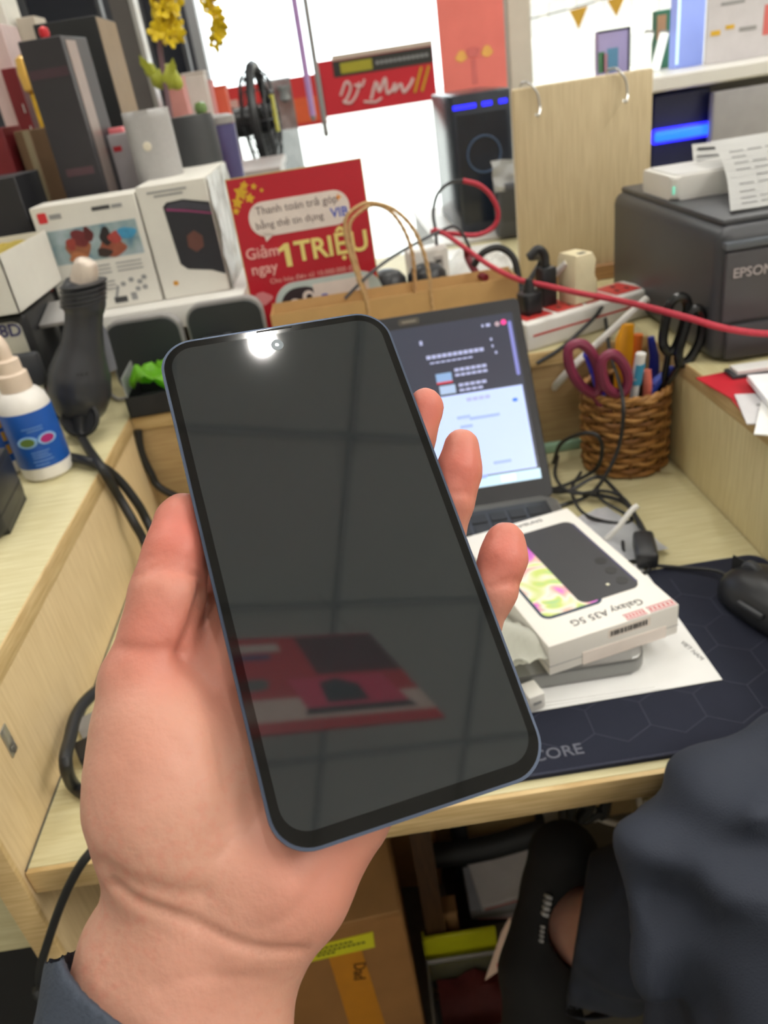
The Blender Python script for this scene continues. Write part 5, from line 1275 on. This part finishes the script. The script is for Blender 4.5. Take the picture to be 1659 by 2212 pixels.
for k, (u, v) in enumerate(((318, 150), (325, 160), (372, 158))):
    f_ = obj('leaf', prism(NB(), [(0, -.004), (.012, -.007), (.026, 0), (.012, .007), (0, .004)], -.0006, .0006, FR(ony(u, v, 1.69) - vo, (random.random() - .5, -.2, 1), (1, 0, 0))), mat('leaf_lime', (170, 176, 60), .5), vs)
for (u, v, r_) in ((362, 166, .022), (345, 172, .017), (380, 176, .015), (326, 152, .013)):
    bm = NB(); bmesh.ops.create_icosphere(bm, subdivisions=2, radius=r_)
    for vtx in bm.verts: vtx.co *= 1 + .25 * mnoise.noise(vtx.co * 90)
    obj('leaf_cluster', bm, mat('leaf_lime', (170, 176, 60), .5), vs, sharp=80).location = ony(u, v, 1.715) - vo
h2 = thing('blossom_garland', 'golden blossom garland hanging against the bright shop window', 'garland', ony(462, 60, 2.6))
ho = Vector(h2.location)
obj('string', TUBE([ony(455, -60, 2.6) - ho, ony(460, 20, 2.6) - ho, ony(468, 100, 2.6) - ho], .003, 6, 4), GOLD, h2)
for i, (u, v) in enumerate(((440, 3), (455, 0), (446, 18), (462, 24), (470, 34), (474, 48), (466, 58), (460, 70), (470, 76), (474, 88), (464, 92), (468, 103), (478, 62), (448, -12), (466, -18))):
    f_ = obj('blossom', flower, None, h2); f_.location = ony(u, v, 2.6 + .02 * random.random()) - ho; f_.rotation_euler = (1.3 + random.random(), random.random() - .5, random.random() * 3); f_.scale = (1.5,) * 3

# desk fan seen edge on, with a plastic bag beside it
fy = 2.15
fc = ony(567, 258, fy)
fan = thing('fan', 'black pedestal fan seen edge-on against the bright window', 'fan', (fc.x - .06, fy, 0))
fo_ = Vector(fan.location)
FM = Matrix.Translation(fc - fo_) @ Matrix.Rotation(math.radians(-5), 4, 'Z') @ Matrix.Rotation(math.pi / 2, 4, 'Y')
FR_ = .118
fblk = mat('fan_black', (36, 38, 42), .35)
def circ(r, z, n=32): return [FM @ Vector((r * math.cos(2 * math.pi * k / n), r * math.sin(2 * math.pi * k / n), z)) for k in range(n)]
for nm, r, z, t_ in (('cage_ring', FR_, 0, .011), ('cage_ring', FR_ * .82, .026, .003), ('cage_ring', FR_ * .82, -.03, .003), ('cage_ring', FR_ * .5, .034, .003)): obj(nm, tube(NB(), circ(r, z), t_, 6, 1, True), fblk, fan)
for k in range(20):
    a = 2 * math.pi * k / 20
    pf_ = [FM @ Vector((r * math.cos(a), r * math.sin(a), z)) for r, z in ((FR_, 0), (FR_ * .82, .026), (FR_ * .5, .034), (.03, .036))]
    pr_ = [FM @ Vector((r * math.cos(a), r * math.sin(a), z)) for r, z in ((FR_, 0), (FR_ * .82, -.03), (.035, -.045))]
    obj('cage_wire', TUBE(pf_, .0014, 5, 3), fblk, fan); obj('cage_wire', TUBE(pr_, .0014, 5, 3), fblk, fan)
for k in range(3):
    a = 2 * math.pi * k / 3
    bl_ = prism(NB(), [(.02, -.012), (.06, -.034), (.098, -.026), (.100, .018), (.06, .026), (.02, .012)], -.0012, .0012, FM @ Matrix.Rotation(a, 4, 'Z') @ Matrix.Rotation(.45, 4, 'X'))
    obj('blade', bl_, mat('fan_blade', (60, 62, 66), .3), fan)
obj('hub', lathe(NB(), [(0, .038), (.028, .036), (.03, .03), (.03, -.02), (.034, -.05), (.030, -.10), (.018, -.115), (0, -.116)], 20, FM), fblk, fan)
obj('neck', TUBE([FM @ Vector((0, 0, -.08)), Vector((-.02, 0, fc.z - .08)), Vector((-.02, 0, .03))], .014, 10, 3), fblk, fan); obj('base', lathe(NB(), [(0, 0), (.15, 0), (.15, .02), (.05, .035), (0, .036)], 24, Matrix.Translation((-.02, 0, 0))), fblk, fan)
obj('motor_arm', TUBE([FM @ Vector((0, 0, -.06)), ony(500, 240, fy) - fo_, ony(405, 238, fy) - fo_], .009, 8, 3), fblk, fan)
obj('sticker', BOX(-.004, .004, -.012, .012, -.05, .03, M=FM @ Matrix.Translation((0, -.03, .037)) @ Matrix.Rotation(math.pi / 2, 4, 'Y')), mat('sticker_olive', (206, 200, 70), .5), fan)
pbg = thing('plastic_bag', 'clear plastic bag hanging beside the fan', 'bag', ony(615, 370, 2.3))
obj('bag_film', crumple((.075, .25), 12, 26, .02, 26, 6.6, FR(ony(615, 285, 2.3) - Vector(pbg.location), (1, 0, 0), (0, 0, 1))), mat('film_white', (150, 154, 154), .2, alpha=.85), pbg)
obj('knot', lathe(NB(), [(0, -.02), (.016, -.01), (.012, .004), (.018, .02), (0, .022)], 10, Matrix.Translation(ony(615, 205, 2.3) - Vector(pbg.location))), mat('film_white', (150, 154, 154), .2, alpha=.85), pbg)
for i, (u, v0, v1) in enumerate(((662, 30, 250), (690, 30, 285))):
    a = ony(u - 8, v0, 3.4); b = ony(u + 14, v1, 3.4)
    t = thing('hanging_rod', ('thin lilac' if i == 0 else 'thin grey') + ' rod hanging in front of the red window banner', 'rod', b)
    obj('rod', TUBE([Vector((0, 0, 0)), Vector((0, 0, a.z - b.z + .9))], .012 if i == 0 else .010, 8, 1), mat('rod_lilac', (190, 150, 210), .3) if i == 0 else GREY, t)
    obj('end_cap', lathe(NB(), [(0, -.02), (.008, -.015), (.012, 0), (0, .004)], 10), GREY, t)

# red banners on the window
bn = thing('window_banner', 'long red banner with white script and black strip on the shop window', 'banner', (.04, 4.722, 1.046))
obj('banner_sheet', BOX(-.03, .60, 0, .006, 0, .262), mat('banner_red', (206, 34, 48), .6, var=.06, scale=5), bn)
obj('black_strip', BOX(.06, .595, -.003, 0, .178, .252), mat('banner_black', (50, 48, 44), .6), bn); obj('yellow_word', BOX(.10, .27, -.006, -.003, .190, .240), mat('banner_yellow', (170, 160, 40), .6), bn)
pk = NB()
for k in range(12): bx(pk, .29 + k * .024, .29 + k * .024 + .017, -.006, -.003, .208, .224)
obj('small_words', pk, INKL, bn)['kind'] = 'stuff'
obj('cream_edge', BOX(.06, .60, -.004, .001, .256, .280), mat('banner_cream', (206, 186, 170), .6), bn)
BW = mat('banner_white', (228, 200, 196), .6)
for i, (pts, w) in enumerate(((((.08, .09), (.12, .15), (.14, .12), (.11, .07), (.09, .06), (.13, .05), (.17, .09), (.19, .14)), .007), (((.16, .13), (.20, .12), (.22, .15)), .006), (((.24, .05), (.28, .13), (.29, .08), (.33, .14), (.33, .07), (.36, .08), (.38, .11), (.37, .07), (.41, .10), (.42, .06), (.46, .09), (.48, .12)), .008), (((.20, .045), (.26, .035), (.30, .05)), .006))):
    obj('script_stroke', TUBE([(x, -.003, z) for x, z in pts], w, 6, 5, flat=1.0), BW, bn)
for x in (.48, .52): obj('gold_stroke', TUBE([(x, -.003, .05), (x + .05, -.003, .165)], .007, 6, 1), GOLD, bn)
b2 = thing('window_banner', 'short red and orange banner left of the long one on the window', 'banner', (-.27, 4.722, 1.016))
obj('banner_sheet', BOX(-.28, .30, 0, .006, 0, .24), mat('banner_red2', (210, 50, 50), .6, var=.1, scale=6), b2); obj('orange_patch', BOX(-.1, .26, -.003, 0, .02, .14), mat('banner_orange', (226, 96, 50), .6), b2); obj('white_patch', BOX(-.26, -.16, -.003, 0, .06, .18), mat('banner_pale', (216, 170, 160), .6), b2)

# ================================================================== right background
cbn = thing('white_cabinet', 'white cabinet behind the ledge carrying the computer tower', 'cabinet', (.34, 1.70, 0))
obj('carcass', BOX(-.14, .62, -.06, .42, 0, .876, .003, 1), WHITE_P, cbn); obj('top', BOX(-.145, .625, -.065, .425, .876, .884, .001, 1), WHITE_P, cbn)
for x in (.05, .43): obj('door', BOX(x - .18, x + .18, -.064, -.061, .05, .86, .001, 1), WHITE_P, cbn)
tw_ = thing('computer_tower', 'black computer tower with blue light bars behind the oak board', 'computer', (.315, 1.70, .8843))
TWM = mat('tower_black', (44, 50, 60), .25, var=.06)
obj('case', BOX(-.058, .060, 0, .30, 0, .262, .004, 2), TWM, tw_)
LEDB = mat('blue_led', (30, 30, 255), .3, emit=2.2, var=0, ecol=(.02, .02, 1, 1))
for (a, b) in ((-.056, -.010), (.002, .022), (.036, .052)): obj('light_bar', BOX(a, b, -.002, .001, .236, .244), LEDB, tw_)
obj('glass_front', BOX(-.050, .050, -.0015, .0, .02, .225), mat('tower_glass', (34, 40, 52), .1), tw_); obj('fan_ring', tube(NB(), [(.034 * math.cos(2 * math.pi * k / 24), -.002, .15 + .034 * math.sin(2 * math.pi * k / 24)) for k in range(24)], .002, 6, 1, True), mat('ring_steel', (70, 90, 120), .3), tw_)
dv = thing('dark_speaker', 'dark grey box with clear bag on top in front of the tower', 'speaker', (.352, 1.60, .8843))
obj('casing', BOX(-.034, .034, 0, .05, 0, .100, .004), mat('speaker_grey', (76, 78, 84), .4), dv); obj('grille', BOX(-.028, .028, -.001, .001, .03, .09), DGREY, dv)
obj('wrap', crumple((.08, .06), 10, 8, .02, 40, 3.3, FR((0, .01, .115), (1, 0, 0), (0, .4, 1))), PLASTIC, dv)
x0, x1, z0, z1 = RBX(2.2, (938, -30), (1097, 200))
po = thing('hanging_poster', 'translucent coral red festive poster hanging above the computer tower', 'poster', ((x0 + x1) / 2, 2.2, z0))
pw = (x1 - x0) / 2
obj('sheet', BOX(-pw, pw, 0, .002, 0, z1 - z0 + .1), translucent('poster_coral', (250, 152, 140)), po)
for (x, z, s) in ((-.03, .095, .014), (.035, .098, .014), (.0, .10, .016)): obj('gold_motif', plate(NB(), blobpts(s, s * .8, x * 90), FR((x, 0, z), (1, 0, 0), (0, 0, 1)), .0016), mat('poster_gold', (236, 176, 90), .5) if x else mat('poster_rose', (214, 110, 104), .5), po)
obj('motif_stem', plate(NB(), rc(-.006, .006, .03, .085), FR((0, 0, 0), (1, 0, 0), (0, 0, 1)), .001), mat('poster_rose', (214, 110, 104), .5), po)
obj('hanger', TUBE([(-pw, .001, z1 - z0 + .1), (-pw * .5, .001, RZ - z0 - .01), (pw * .5, .001, RZ - z0 - .01), (pw, .001, z1 - z0 + .1)], .001, 5, 1), SILVER, po)
ac = thing('acrylic_edge', 'thin pink acrylic strip between tower and oak board', 'panel', (.389, 1.86, .8843))
obj('strip', BOX(-.003, .003, 0, .004, 0, .26), mat('acrylic_pink', (236, 160, 160), .3), ac); obj('foot', BOX(-.01, .01, -.02, .03, 0, .006), GREY, ac)
pil = struct(obj('wall_pillar', BOX(.535, .600, 2.42, 2.56, 0, RZ - .006, .004, 1), mat('pillar_paint', (200, 194, 178), .7, var=.03)))
# shop counter at the back right
bc_ = thing('back_counter', 'white shelf unit at the right behind the printer', 'shelf unit', (.74, 1.36, 0))
obj('top_shelf', BOX(-.235, .55, -.03, .32, 1.118, 1.140, .003, 1), WHITE_P, bc_)
obj('back_panel', BOX(-.235, .55, .22, .24, L + .001, 1.118), mat('panel_grey', (168, 166, 164), .5, var=.03), bc_)
obj('side_post', BOX(-.235, -.222, -.02, .22, L + .001, 1.118), WHITE_P, bc_); obj('side_post', BOX(.495, .509, -.02, .22, L + .001, 1.118), WHITE_P, bc_)
x0, x1, z0, z1 = RBX(1.34, (1424, 200), (1535, 400))
dbx = thing('control_unit', 'dark navy unit with a glowing blue bar under the right shelf', 'device', ((x0 + x1) / 2, 1.36, L + .0003)); w = (x1 - x0) / 2
obj('casing', BOX(-w, w, 0, .12, 0, 1.112 - L, .002, 1), mat('unit_navy', (40, 44, 74), .35), dbx)
p = ony(1474, 290, 1.345)
obj('light_bar', BOX(-w - .002, w + .002, -.016, -.001, p.z - L - .0065, p.z - L + .0085, .004, 2), mat('blue_bar', (30, 110, 255), .3, emit=1.4, var=0, ecol=(.02, .16, 1, 1)), dbx)
obj('light_housing', BOX(-w - .004, w + .004, -.012, -.0005, p.z - L - .0105, p.z - L + .0125, .004, 2), LEDB, dbx)
gp_ = thing('grey_monitor', 'light grey rear of a monitor right of the navy unit', 'monitor', (.75, 1.33, L + .0003))
obj('rear_cover', BOX(-.135, .25, 0, .02, .06, .226, .004), mat('monitor_grey', (160, 158, 158), .45), gp_); obj('stand', BOX(.0, .08, .004, .016, 0, .06), GREY, gp_); obj('stand_foot', BOX(-.05, .13, -.04, .07, 0, .006), GREY, gp_)
# goods on the white shelf
SZ2 = 1.1405
def on_shelf(name, label, cat, y, u0, u1, vt_, m, depth=.03, extra=()):
    a = ony(u0, vt_, y); b = ony(u1, vt_, y); t = thing(name, label, cat, ((a.x + b.x) / 2, y, SZ2)); w = (b.x - a.x) / 2
    h = (a.z + b.z) / 2 - SZ2
    obj('body', BOX(-w, w, 0, depth, 0, h, .001, 1), m, t)
    for (nm, a0, a1, h0, h1, mm) in extra: obj(nm, BOX(-w + 2 * w * a0, -w + 2 * w * a1, -.0008, .0004, h * h0, h * h1), mm, t)
    return t
on_shelf('info_stand', 'white information card with small gold print on the right shelf', 'card', 1.45, 1532, 1720, -30, mat('card_white', (206, 202, 204), .5), .006, [('title_line', .15, .42, .80, .84, INKL), ('gold_figure', .05, .16, .40, .47, GOLD), ('gold_figure', .22, .32, .46, .52, GOLD), ('grey_figure', .38, .58, .40, .46, GREY), ('pink_figure', .66, .95, .30, .72, mat('pink_figure', (214, 110, 104), .5))])
on_shelf('light_box', 'pale blue lit display box on the right shelf', 'display', 1.5, 1466, 1528, -30, mat('lit_blue', (150, 170, 240), .3, emit=.35), .03, [('edge_glow', 0, .1, .05, .95, mat('edge_glow', (200, 226, 250), .3, emit=.8))])
on_shelf('book', 'green book stood on edge on the right shelf', 'book', 1.6, 1418, 1462, 20, mat('book_green', (60, 120, 90), .5), .02, [('tan_block', .05, .5, .5, .92, mat('book_tan', (180, 140, 100), .5))])
mn = on_shelf('small_monitor', 'small bluish monitor above the oak board', 'monitor', 1.62, 1292, 1362, 62, mat('monitor_lilac', (150, 140, 176), .3, emit=.25), .02, [('bezel', .93, 1.0, 0, 1, BLACK_P), ('bezel', 0, 1, .95, 1.0, BLACK_P), ('picture_green', .0, .2, .1, .55, mat('pic_green', (70, 120, 80), .5)), ('picture_blue', .28, .62, .1, .6, mat('pic_blue', (90, 140, 170), .5)), ('picture_pink', .14, .3, .1, .5, mat('pic_pink', (190, 140, 150), .5))])
for i, u in enumerate((1385, 1418)):
    a = ony(u - 4, 168, 1.5); b = ony(u + 22, 72, 1.5)
    t = thing('light_tube', ('left' if i == 0 else 'right') + ' bright white leaning tube on the right shelf', 'tube lamp', (a.x, 1.5, SZ2))
    obj('tube', TUBE([(0, 0, .003), Vector((b.x - a.x, .01, b.z - SZ2))], .008, 10, 1), mat('tube_white', (240, 244, 240), .3, emit=.5), t)
    obj('cap', TUBE([Vector((b.x - a.x, .01, b.z - SZ2)), Vector((b.x - a.x, .01, b.z - SZ2)) * 1.06], .0085, 10, 1), GREY, t)
fst = thing('flag_bunting', 'orange bunting pennant hanging by the right window', 'bunting', ony(1250, 20, 4.70))
obj('pennant', prism(NB(), [(-.05, 0), (.05, .01), (.0, -.09)], -.002, .002, FR((0, 0, 0), (1, 0, 0), (0, 0, 1))), mat('pennant_amber', (232, 180, 60), .6), fst); obj('pennant', prism(NB(), [(.15, .02), (.25, .03), (.20, -.06)], -.002, .002, FR((0, 0, 0), (1, 0, 0), (0, 0, 1))), mat('pennant_amber', (232, 180, 60), .6), fst); obj('cord', TUBE([(-.4, 0, -.02), (0, 0, .012), (.5, 0, .07)], .004, 5, 3), GREY, fst)

# ================================================================== under the desk
cbx = thing('cardboard_box', 'big taped cardboard box with a yellow label on the floor under the desk', 'box', (-.20, .57, .0005), (0, 0, math.radians(4)))
obj('carton', BOX(-.078, .146, 0, .25, 0, .315, .003, 1), CARD, cbx)
obj('flap', BOX(-.075, .143, .002, .122, .3152, .3185, .001, 1), mat('card_flap', (172, 128, 78), .8, var=.1, scale=20), cbx); obj('flap', BOX(-.075, .143, .128, .248, .3152, .3185, .001, 1), mat('card_flap', (172, 128, 78), .8, var=.1, scale=20), cbx)
obj('packing_tape', BOX(-.0785, .1465, .11, .14, .3186, .3192), mat('tape_tan', (176, 140, 90), .25, var=.1), cbx)
ylw = obj('yellow_label', prism(NB(), [(-.012, .262), (.104, .262), (.106, .293), (-.010, .290)], 0, .0008, FR((.0, -.0003, 0), (1, 0, 0), (0, 0, 1))), mat('label_lemon', (226, 222, 40), .5), cbx)
pk = NB()
for (z, a, b) in ((.284, .014, .084), (.277, -.001, .096), (.271, .032, .06)):
    n_ = int((b - a) / .006)
    for k in range(n_): bx(pk, a + k * .006, a + k * .006 + .0045, -.0016, -.001, z - .0016, z + .0016)
obj('label_text', pk, mat('label_ink', (90, 88, 30), .6), ylw)['kind'] = 'stuff'
obj('orange_tape', prism(NB(), [(.047, .0), (.095, .0), (.087, .262), (.045, .262)], 0, .0006, FR((0, -.0002, 0), (1, 0, 0), (0, 0, 1))), mat('tape_orange', (206, 136, 30), .4), cbx)
text('tape_lettering', 'Dad', .022, mat('tape_ink', (90, 54, 14), .6), cbx, FR((.080, -.0012, .238), (-.15, 0, -1), (1, 0, -.15)), 'LEFT', .0003, .01)
cb2 = thing('cardboard_box', 'second cardboard box with orange strip standing behind the labelled one', 'box', (-.10, .835, .0005), (0, 0, -.1))
obj('carton', BOX(-.13, .10, 0, .06, 0, .40, .002, 1), mat('card_2', (140, 100, 58), .8, var=.12, scale=20), cb2); obj('orange_strip', BOX(.035, .06, -.001, .0, .25, .40), mat('tape_orange', (206, 136, 30), .4), cb2)
pst = thing('wooden_prop', 'dark brown wooden post under the desk beside the cardboard box', 'post', (-.020, .69, .0005))
obj('post', BOX(-.014, .014, -.02, .02, 0, .722), wood('dark_post', (84, 58, 34), (60, 40, 24), grain=(40, 40, 4)), pst); obj('foot', BOX(-.02, .02, -.05, .05, 0, .02), wood('dark_post', (84, 58, 34), (60, 40, 24)), pst)
bar = thing('black_bar', 'black metal crossbar under the desk behind the shoe', 'bar', (.10, .80, .0005))
obj('crossbar', TUBE([ony(930, 1850, .8) - Vector((.10, .80, 0)), ony(1060, 1830, .8) - Vector((.10, .80, 0)), ony(1240, 1775, .8) - Vector((.10, .80, 0))], .020, 10, 3), BLACK_M, bar); obj('leg', TUBE([(.08, .04, 0), (.08, .04, .44)], .014, 10, 1), BLACK_M, bar); obj('leg', TUBE([(-.06, .04, 0), (-.06, .04, .38)], .014, 10, 1), BLACK_M, bar)
def stack():
    zt = .30
    base = ony(1090, 2000, .74)
    bxs = thing('storage_bin', 'dark storage bin under the desk holding leaflet packs', 'bin', (base.x + .02, .74, .0005))
    obj('bin_body', BOX(-.11, .13, 0, .13, 0, base.z - .012, .006), mat('bin_dark', (44, 38, 36), .6), bxs); obj('bin_rim', BOX(-.115, .135, -.005, .135, base.z - .012, base.z - .004, .002), mat('bin_rim', (60, 54, 50), .6), bxs)
    z = base.z - .0035
    for i, (lab, dz, dx, m, st_) in enumerate((('bottom leaflet pack with red edge in the under-desk bin', .016, 0, mat('pack_red_white', (206, 196, 196), .5), RED), ('middle grey leaflet pack in the under-desk bin', .026, -.006, mat('pack_grey', (176, 176, 180), .4), GREY), ('top white leaflet pack with red print in the under-desk bin', .014, .012, mat('pack_white', (220, 214, 212), .5), mat('pack_pink', (206, 120, 116), .5)))):
        t = thing('leaflet_pack', lab, 'leaflets', (base.x + .01 + dx, .75, z), (0, 0, .12 * (i - 1)))
        obj('pack', BOX(-.055, .055, 0, .08, 0, dz, .001, 1), m, t); obj('printed_edge', BOX(-.05, .05, -.0006, .0003, dz * .15, dz * .4), st_, t); z += dz + .0004
    q = ony(970, 1985, .70)
    t = thing('wood_block', 'small tan wooden block leaning by the under-desk bin', 'block', (q.x, .70, .0005))
    obj('block', BOX(-.013, .013, -.012, .012, 0, q.z + .03, .002, 1), mat('tan_block', (150, 112, 72), .6), t); obj('tip', BOX(-.0135, .0135, -.0125, .0125, q.z + .03, q.z + .036), mat('tan_tip', (120, 86, 52), .6), t)
stack()
q = ony(1010, 2105, .62)
yb = thing('yellow_folder', 'bright yellow-green folder standing in the clutter by the shoe', 'folder', (q.x, .66, .0005))
obj('cover', BOX(-.055, .05, 0, .006, 0, q.z + .03, .001, 1), mat('folder_lime', (196, 196, 24), .5), yb); obj('spine', BOX(-.056, -.053, -.002, .012, 0, q.z + .031), mat('folder_spine', (170, 170, 20), .5), yb)
q = ony(1030, 2175, .58)
cbag = thing('clear_bin', 'translucent plastic container at the bottom beside the shoe', 'container', (q.x + .03, .55, .0005))
bm = NB()
for a in ((-.09, .10, 0, .002, 0, q.z), (-.09, .10, .098, .10, 0, q.z), (-.09, -.088, 0, .10, 0, q.z), (.098, .10, 0, .10, 0, q.z), (-.09, .10, 0, .10, 0, .003)): bx(bm, *a)
obj('walls', bm, mat('bin_clear', (110, 106, 100), .3, alpha=.45), cbag); obj('rim', tube(NB(), [(-.09, 0, q.z), (.10, 0, q.z), (.10, .10, q.z), (-.09, .10, q.z)], .004, 6, 1, True), mat('bin_rim_clear', (120, 116, 110), .3), cbag)
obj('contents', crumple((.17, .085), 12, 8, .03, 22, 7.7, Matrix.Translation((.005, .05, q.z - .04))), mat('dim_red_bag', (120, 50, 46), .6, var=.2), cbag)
sl = thing('paper_sheet', 'cream paper wedge leaning between folder and shoe', 'paper', ony(1075, 2085, .60))
obj('sheet', prism(NB(), [(0, 0), (.045, .02), (.05, .09), (.035, .07)], 0, .001, FR((-.02, 0, -.03), (1, .1, 0), (0, .3, 1))), mat('cream_paper', (226, 196, 176), .6), sl); obj('red_corner', prism(NB(), rc(.02, .04, .012, .022), .001, .0014, FR((-.02, 0, -.03), (1, .1, 0), (0, .3, 1))), RED, sl)
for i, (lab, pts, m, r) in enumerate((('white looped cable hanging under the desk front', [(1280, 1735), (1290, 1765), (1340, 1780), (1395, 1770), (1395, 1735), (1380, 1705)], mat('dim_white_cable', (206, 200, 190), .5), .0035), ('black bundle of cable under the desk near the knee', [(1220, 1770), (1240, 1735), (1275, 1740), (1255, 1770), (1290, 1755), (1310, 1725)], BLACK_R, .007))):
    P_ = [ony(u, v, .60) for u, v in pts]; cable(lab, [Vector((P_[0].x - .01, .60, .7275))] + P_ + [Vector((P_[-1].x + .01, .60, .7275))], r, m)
x0, x1, z0, z1 = RBX(.62, (1190, 1725), (1260, 1762))
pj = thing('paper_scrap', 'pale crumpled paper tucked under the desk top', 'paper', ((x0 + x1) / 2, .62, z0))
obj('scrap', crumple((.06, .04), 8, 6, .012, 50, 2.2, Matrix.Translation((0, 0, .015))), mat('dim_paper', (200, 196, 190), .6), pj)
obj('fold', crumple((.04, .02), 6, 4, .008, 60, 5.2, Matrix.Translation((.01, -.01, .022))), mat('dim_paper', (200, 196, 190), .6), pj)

# ================================================================== hanging poster behind the seat (seen in the phone's screen)
pyy = -.62
def refl(u, v, y):
    P = HP(u, v); d = ray(u, v).normalized(); r = d - PN * (2 * d.dot(PN)); return P + r * ((y - P.y) / r.y)
qs = [refl(505, 1378, pyy), refl(800, 1370, pyy), refl(960, 1558, pyy), refl(550, 1580, pyy)]
xs = (min(qs[0].x, qs[3].x) - .06, max(qs[1].x, qs[2].x)); zs = ((qs[2].z + qs[3].z) / 2, (qs[0].z + qs[1].z) / 2)
hpst = thing('hanging_poster', 'red laptop advertisement hanging from the ceiling behind the seat', 'poster', ((xs[0] + xs[1]) / 2, pyy, zs[0]))
hw = (xs[1] - xs[0]) / 2; hh = zs[1] - zs[0]
ADR = mat('advert_red', (226, 20, 40), .5, var=.1, scale=6)
obj('board', BOX(-hw, hw, -.004, 0, 0, hh), ADR, hpst)
HF = FR((0, .0003, 0), (-1, 0, 0), (0, 0, 1))     # its printed side looks towards +y
def hb_(name, pts, m, t=.001): return obj(name, prism(NB(), pts, 0, t, HF), m, hpst)
hb_('table_print', rc(-hw, hw, .05, .16), mat('advert_pale', (250, 216, 204), .5), .0006)
hb_('laptop_screen_print', [(-hw * .80, .10), (hw * .22, .10), (hw * .26, .26), (-hw * .74, .26)], mat('advert_crimson', (250, 50, 104), .5), .0012)
hb_('laptop_figure_print', [(-.11, .12), (.00, .12), (-.01, .23), (-.06, .25), (-.11, .21)], mat('advert_dark', (46, 44, 52), .5), .0016)
hb_('laptop_base_print', [(-hw * .84, .07), (hw * .26, .07), (hw * .22, .10), (-hw * .80, .10)], mat('advert_black', (30, 28, 32), .5), .0014)
hb_('dark_band', rc(-hw, -.02, .28, hh - .01), mat('advert_maroon', (96, 16, 30), .5), .0006)
hb_('badge_print', blobpts(.05, .035, 1), mat('advert_badge', (110, 110, 110), .5)).location = (-hw * .62, 0, .24)
hb_('title_print', rc(hw * .15, hw * .9, hh - .10, hh - .05), mat('advert_title', (250, 226, 218), .5))
hb_('subtitle_print', rc(hw * .3, hw * .8, hh - .15, hh - .12), mat('advert_blue', (70, 70, 140), .5))
for s in (-1, 1): obj('hanger_wire', TUBE([(s * hw * .8, -.002, hh), (s * hw * .8, -.002, RZ - zs[0] - .008)], .0015, 6, 1), SILVER, hpst)

# ================================================================== groups of repeated things
GROUPS = {'cable': 'cables on and around the desk', 'paper_sheet': 'loose sheets of paper', 'ballpoint_pen': 'pens in the rattan cup', 'marker_pen': 'markers in the rattan cup', 'gift_box': 'gift boxes at the left',
          'carton': 'cartons on the left shelf', 'product_box': 'white product boxes on the shelf', 'spray_bottle': 'spray bottles on the left counter', 'counter': 'oak counters round the desk', 'scissors': 'scissors in the rattan cup',
          'earbud_case': 'dark cases behind the bag', 'upright_case': 'dark cases under the shelf', 'leaflet_pack': 'leaflet packs under the desk', 'cardboard_box': 'cardboard boxes under the desk', 'window_banner': 'red banners on the window',
          'display_stand': 'dark display screens at the left', 'plug': 'plugs in the power strip', 'plug_adapter': 'white plug adapters', 'light_tube': 'leaning white tubes', 'hanging_rod': 'rods before the window', 'speaker_box': 'black speaker cartons',
          'hanging_poster': 'hanging red posters'}
for o in SC.objects:
    if o.parent is None and 'category' in o.keys() and 'group' not in o.keys():
        g = GROUPS.get(o.name.split('.')[0])
        if g: o['group'] = g
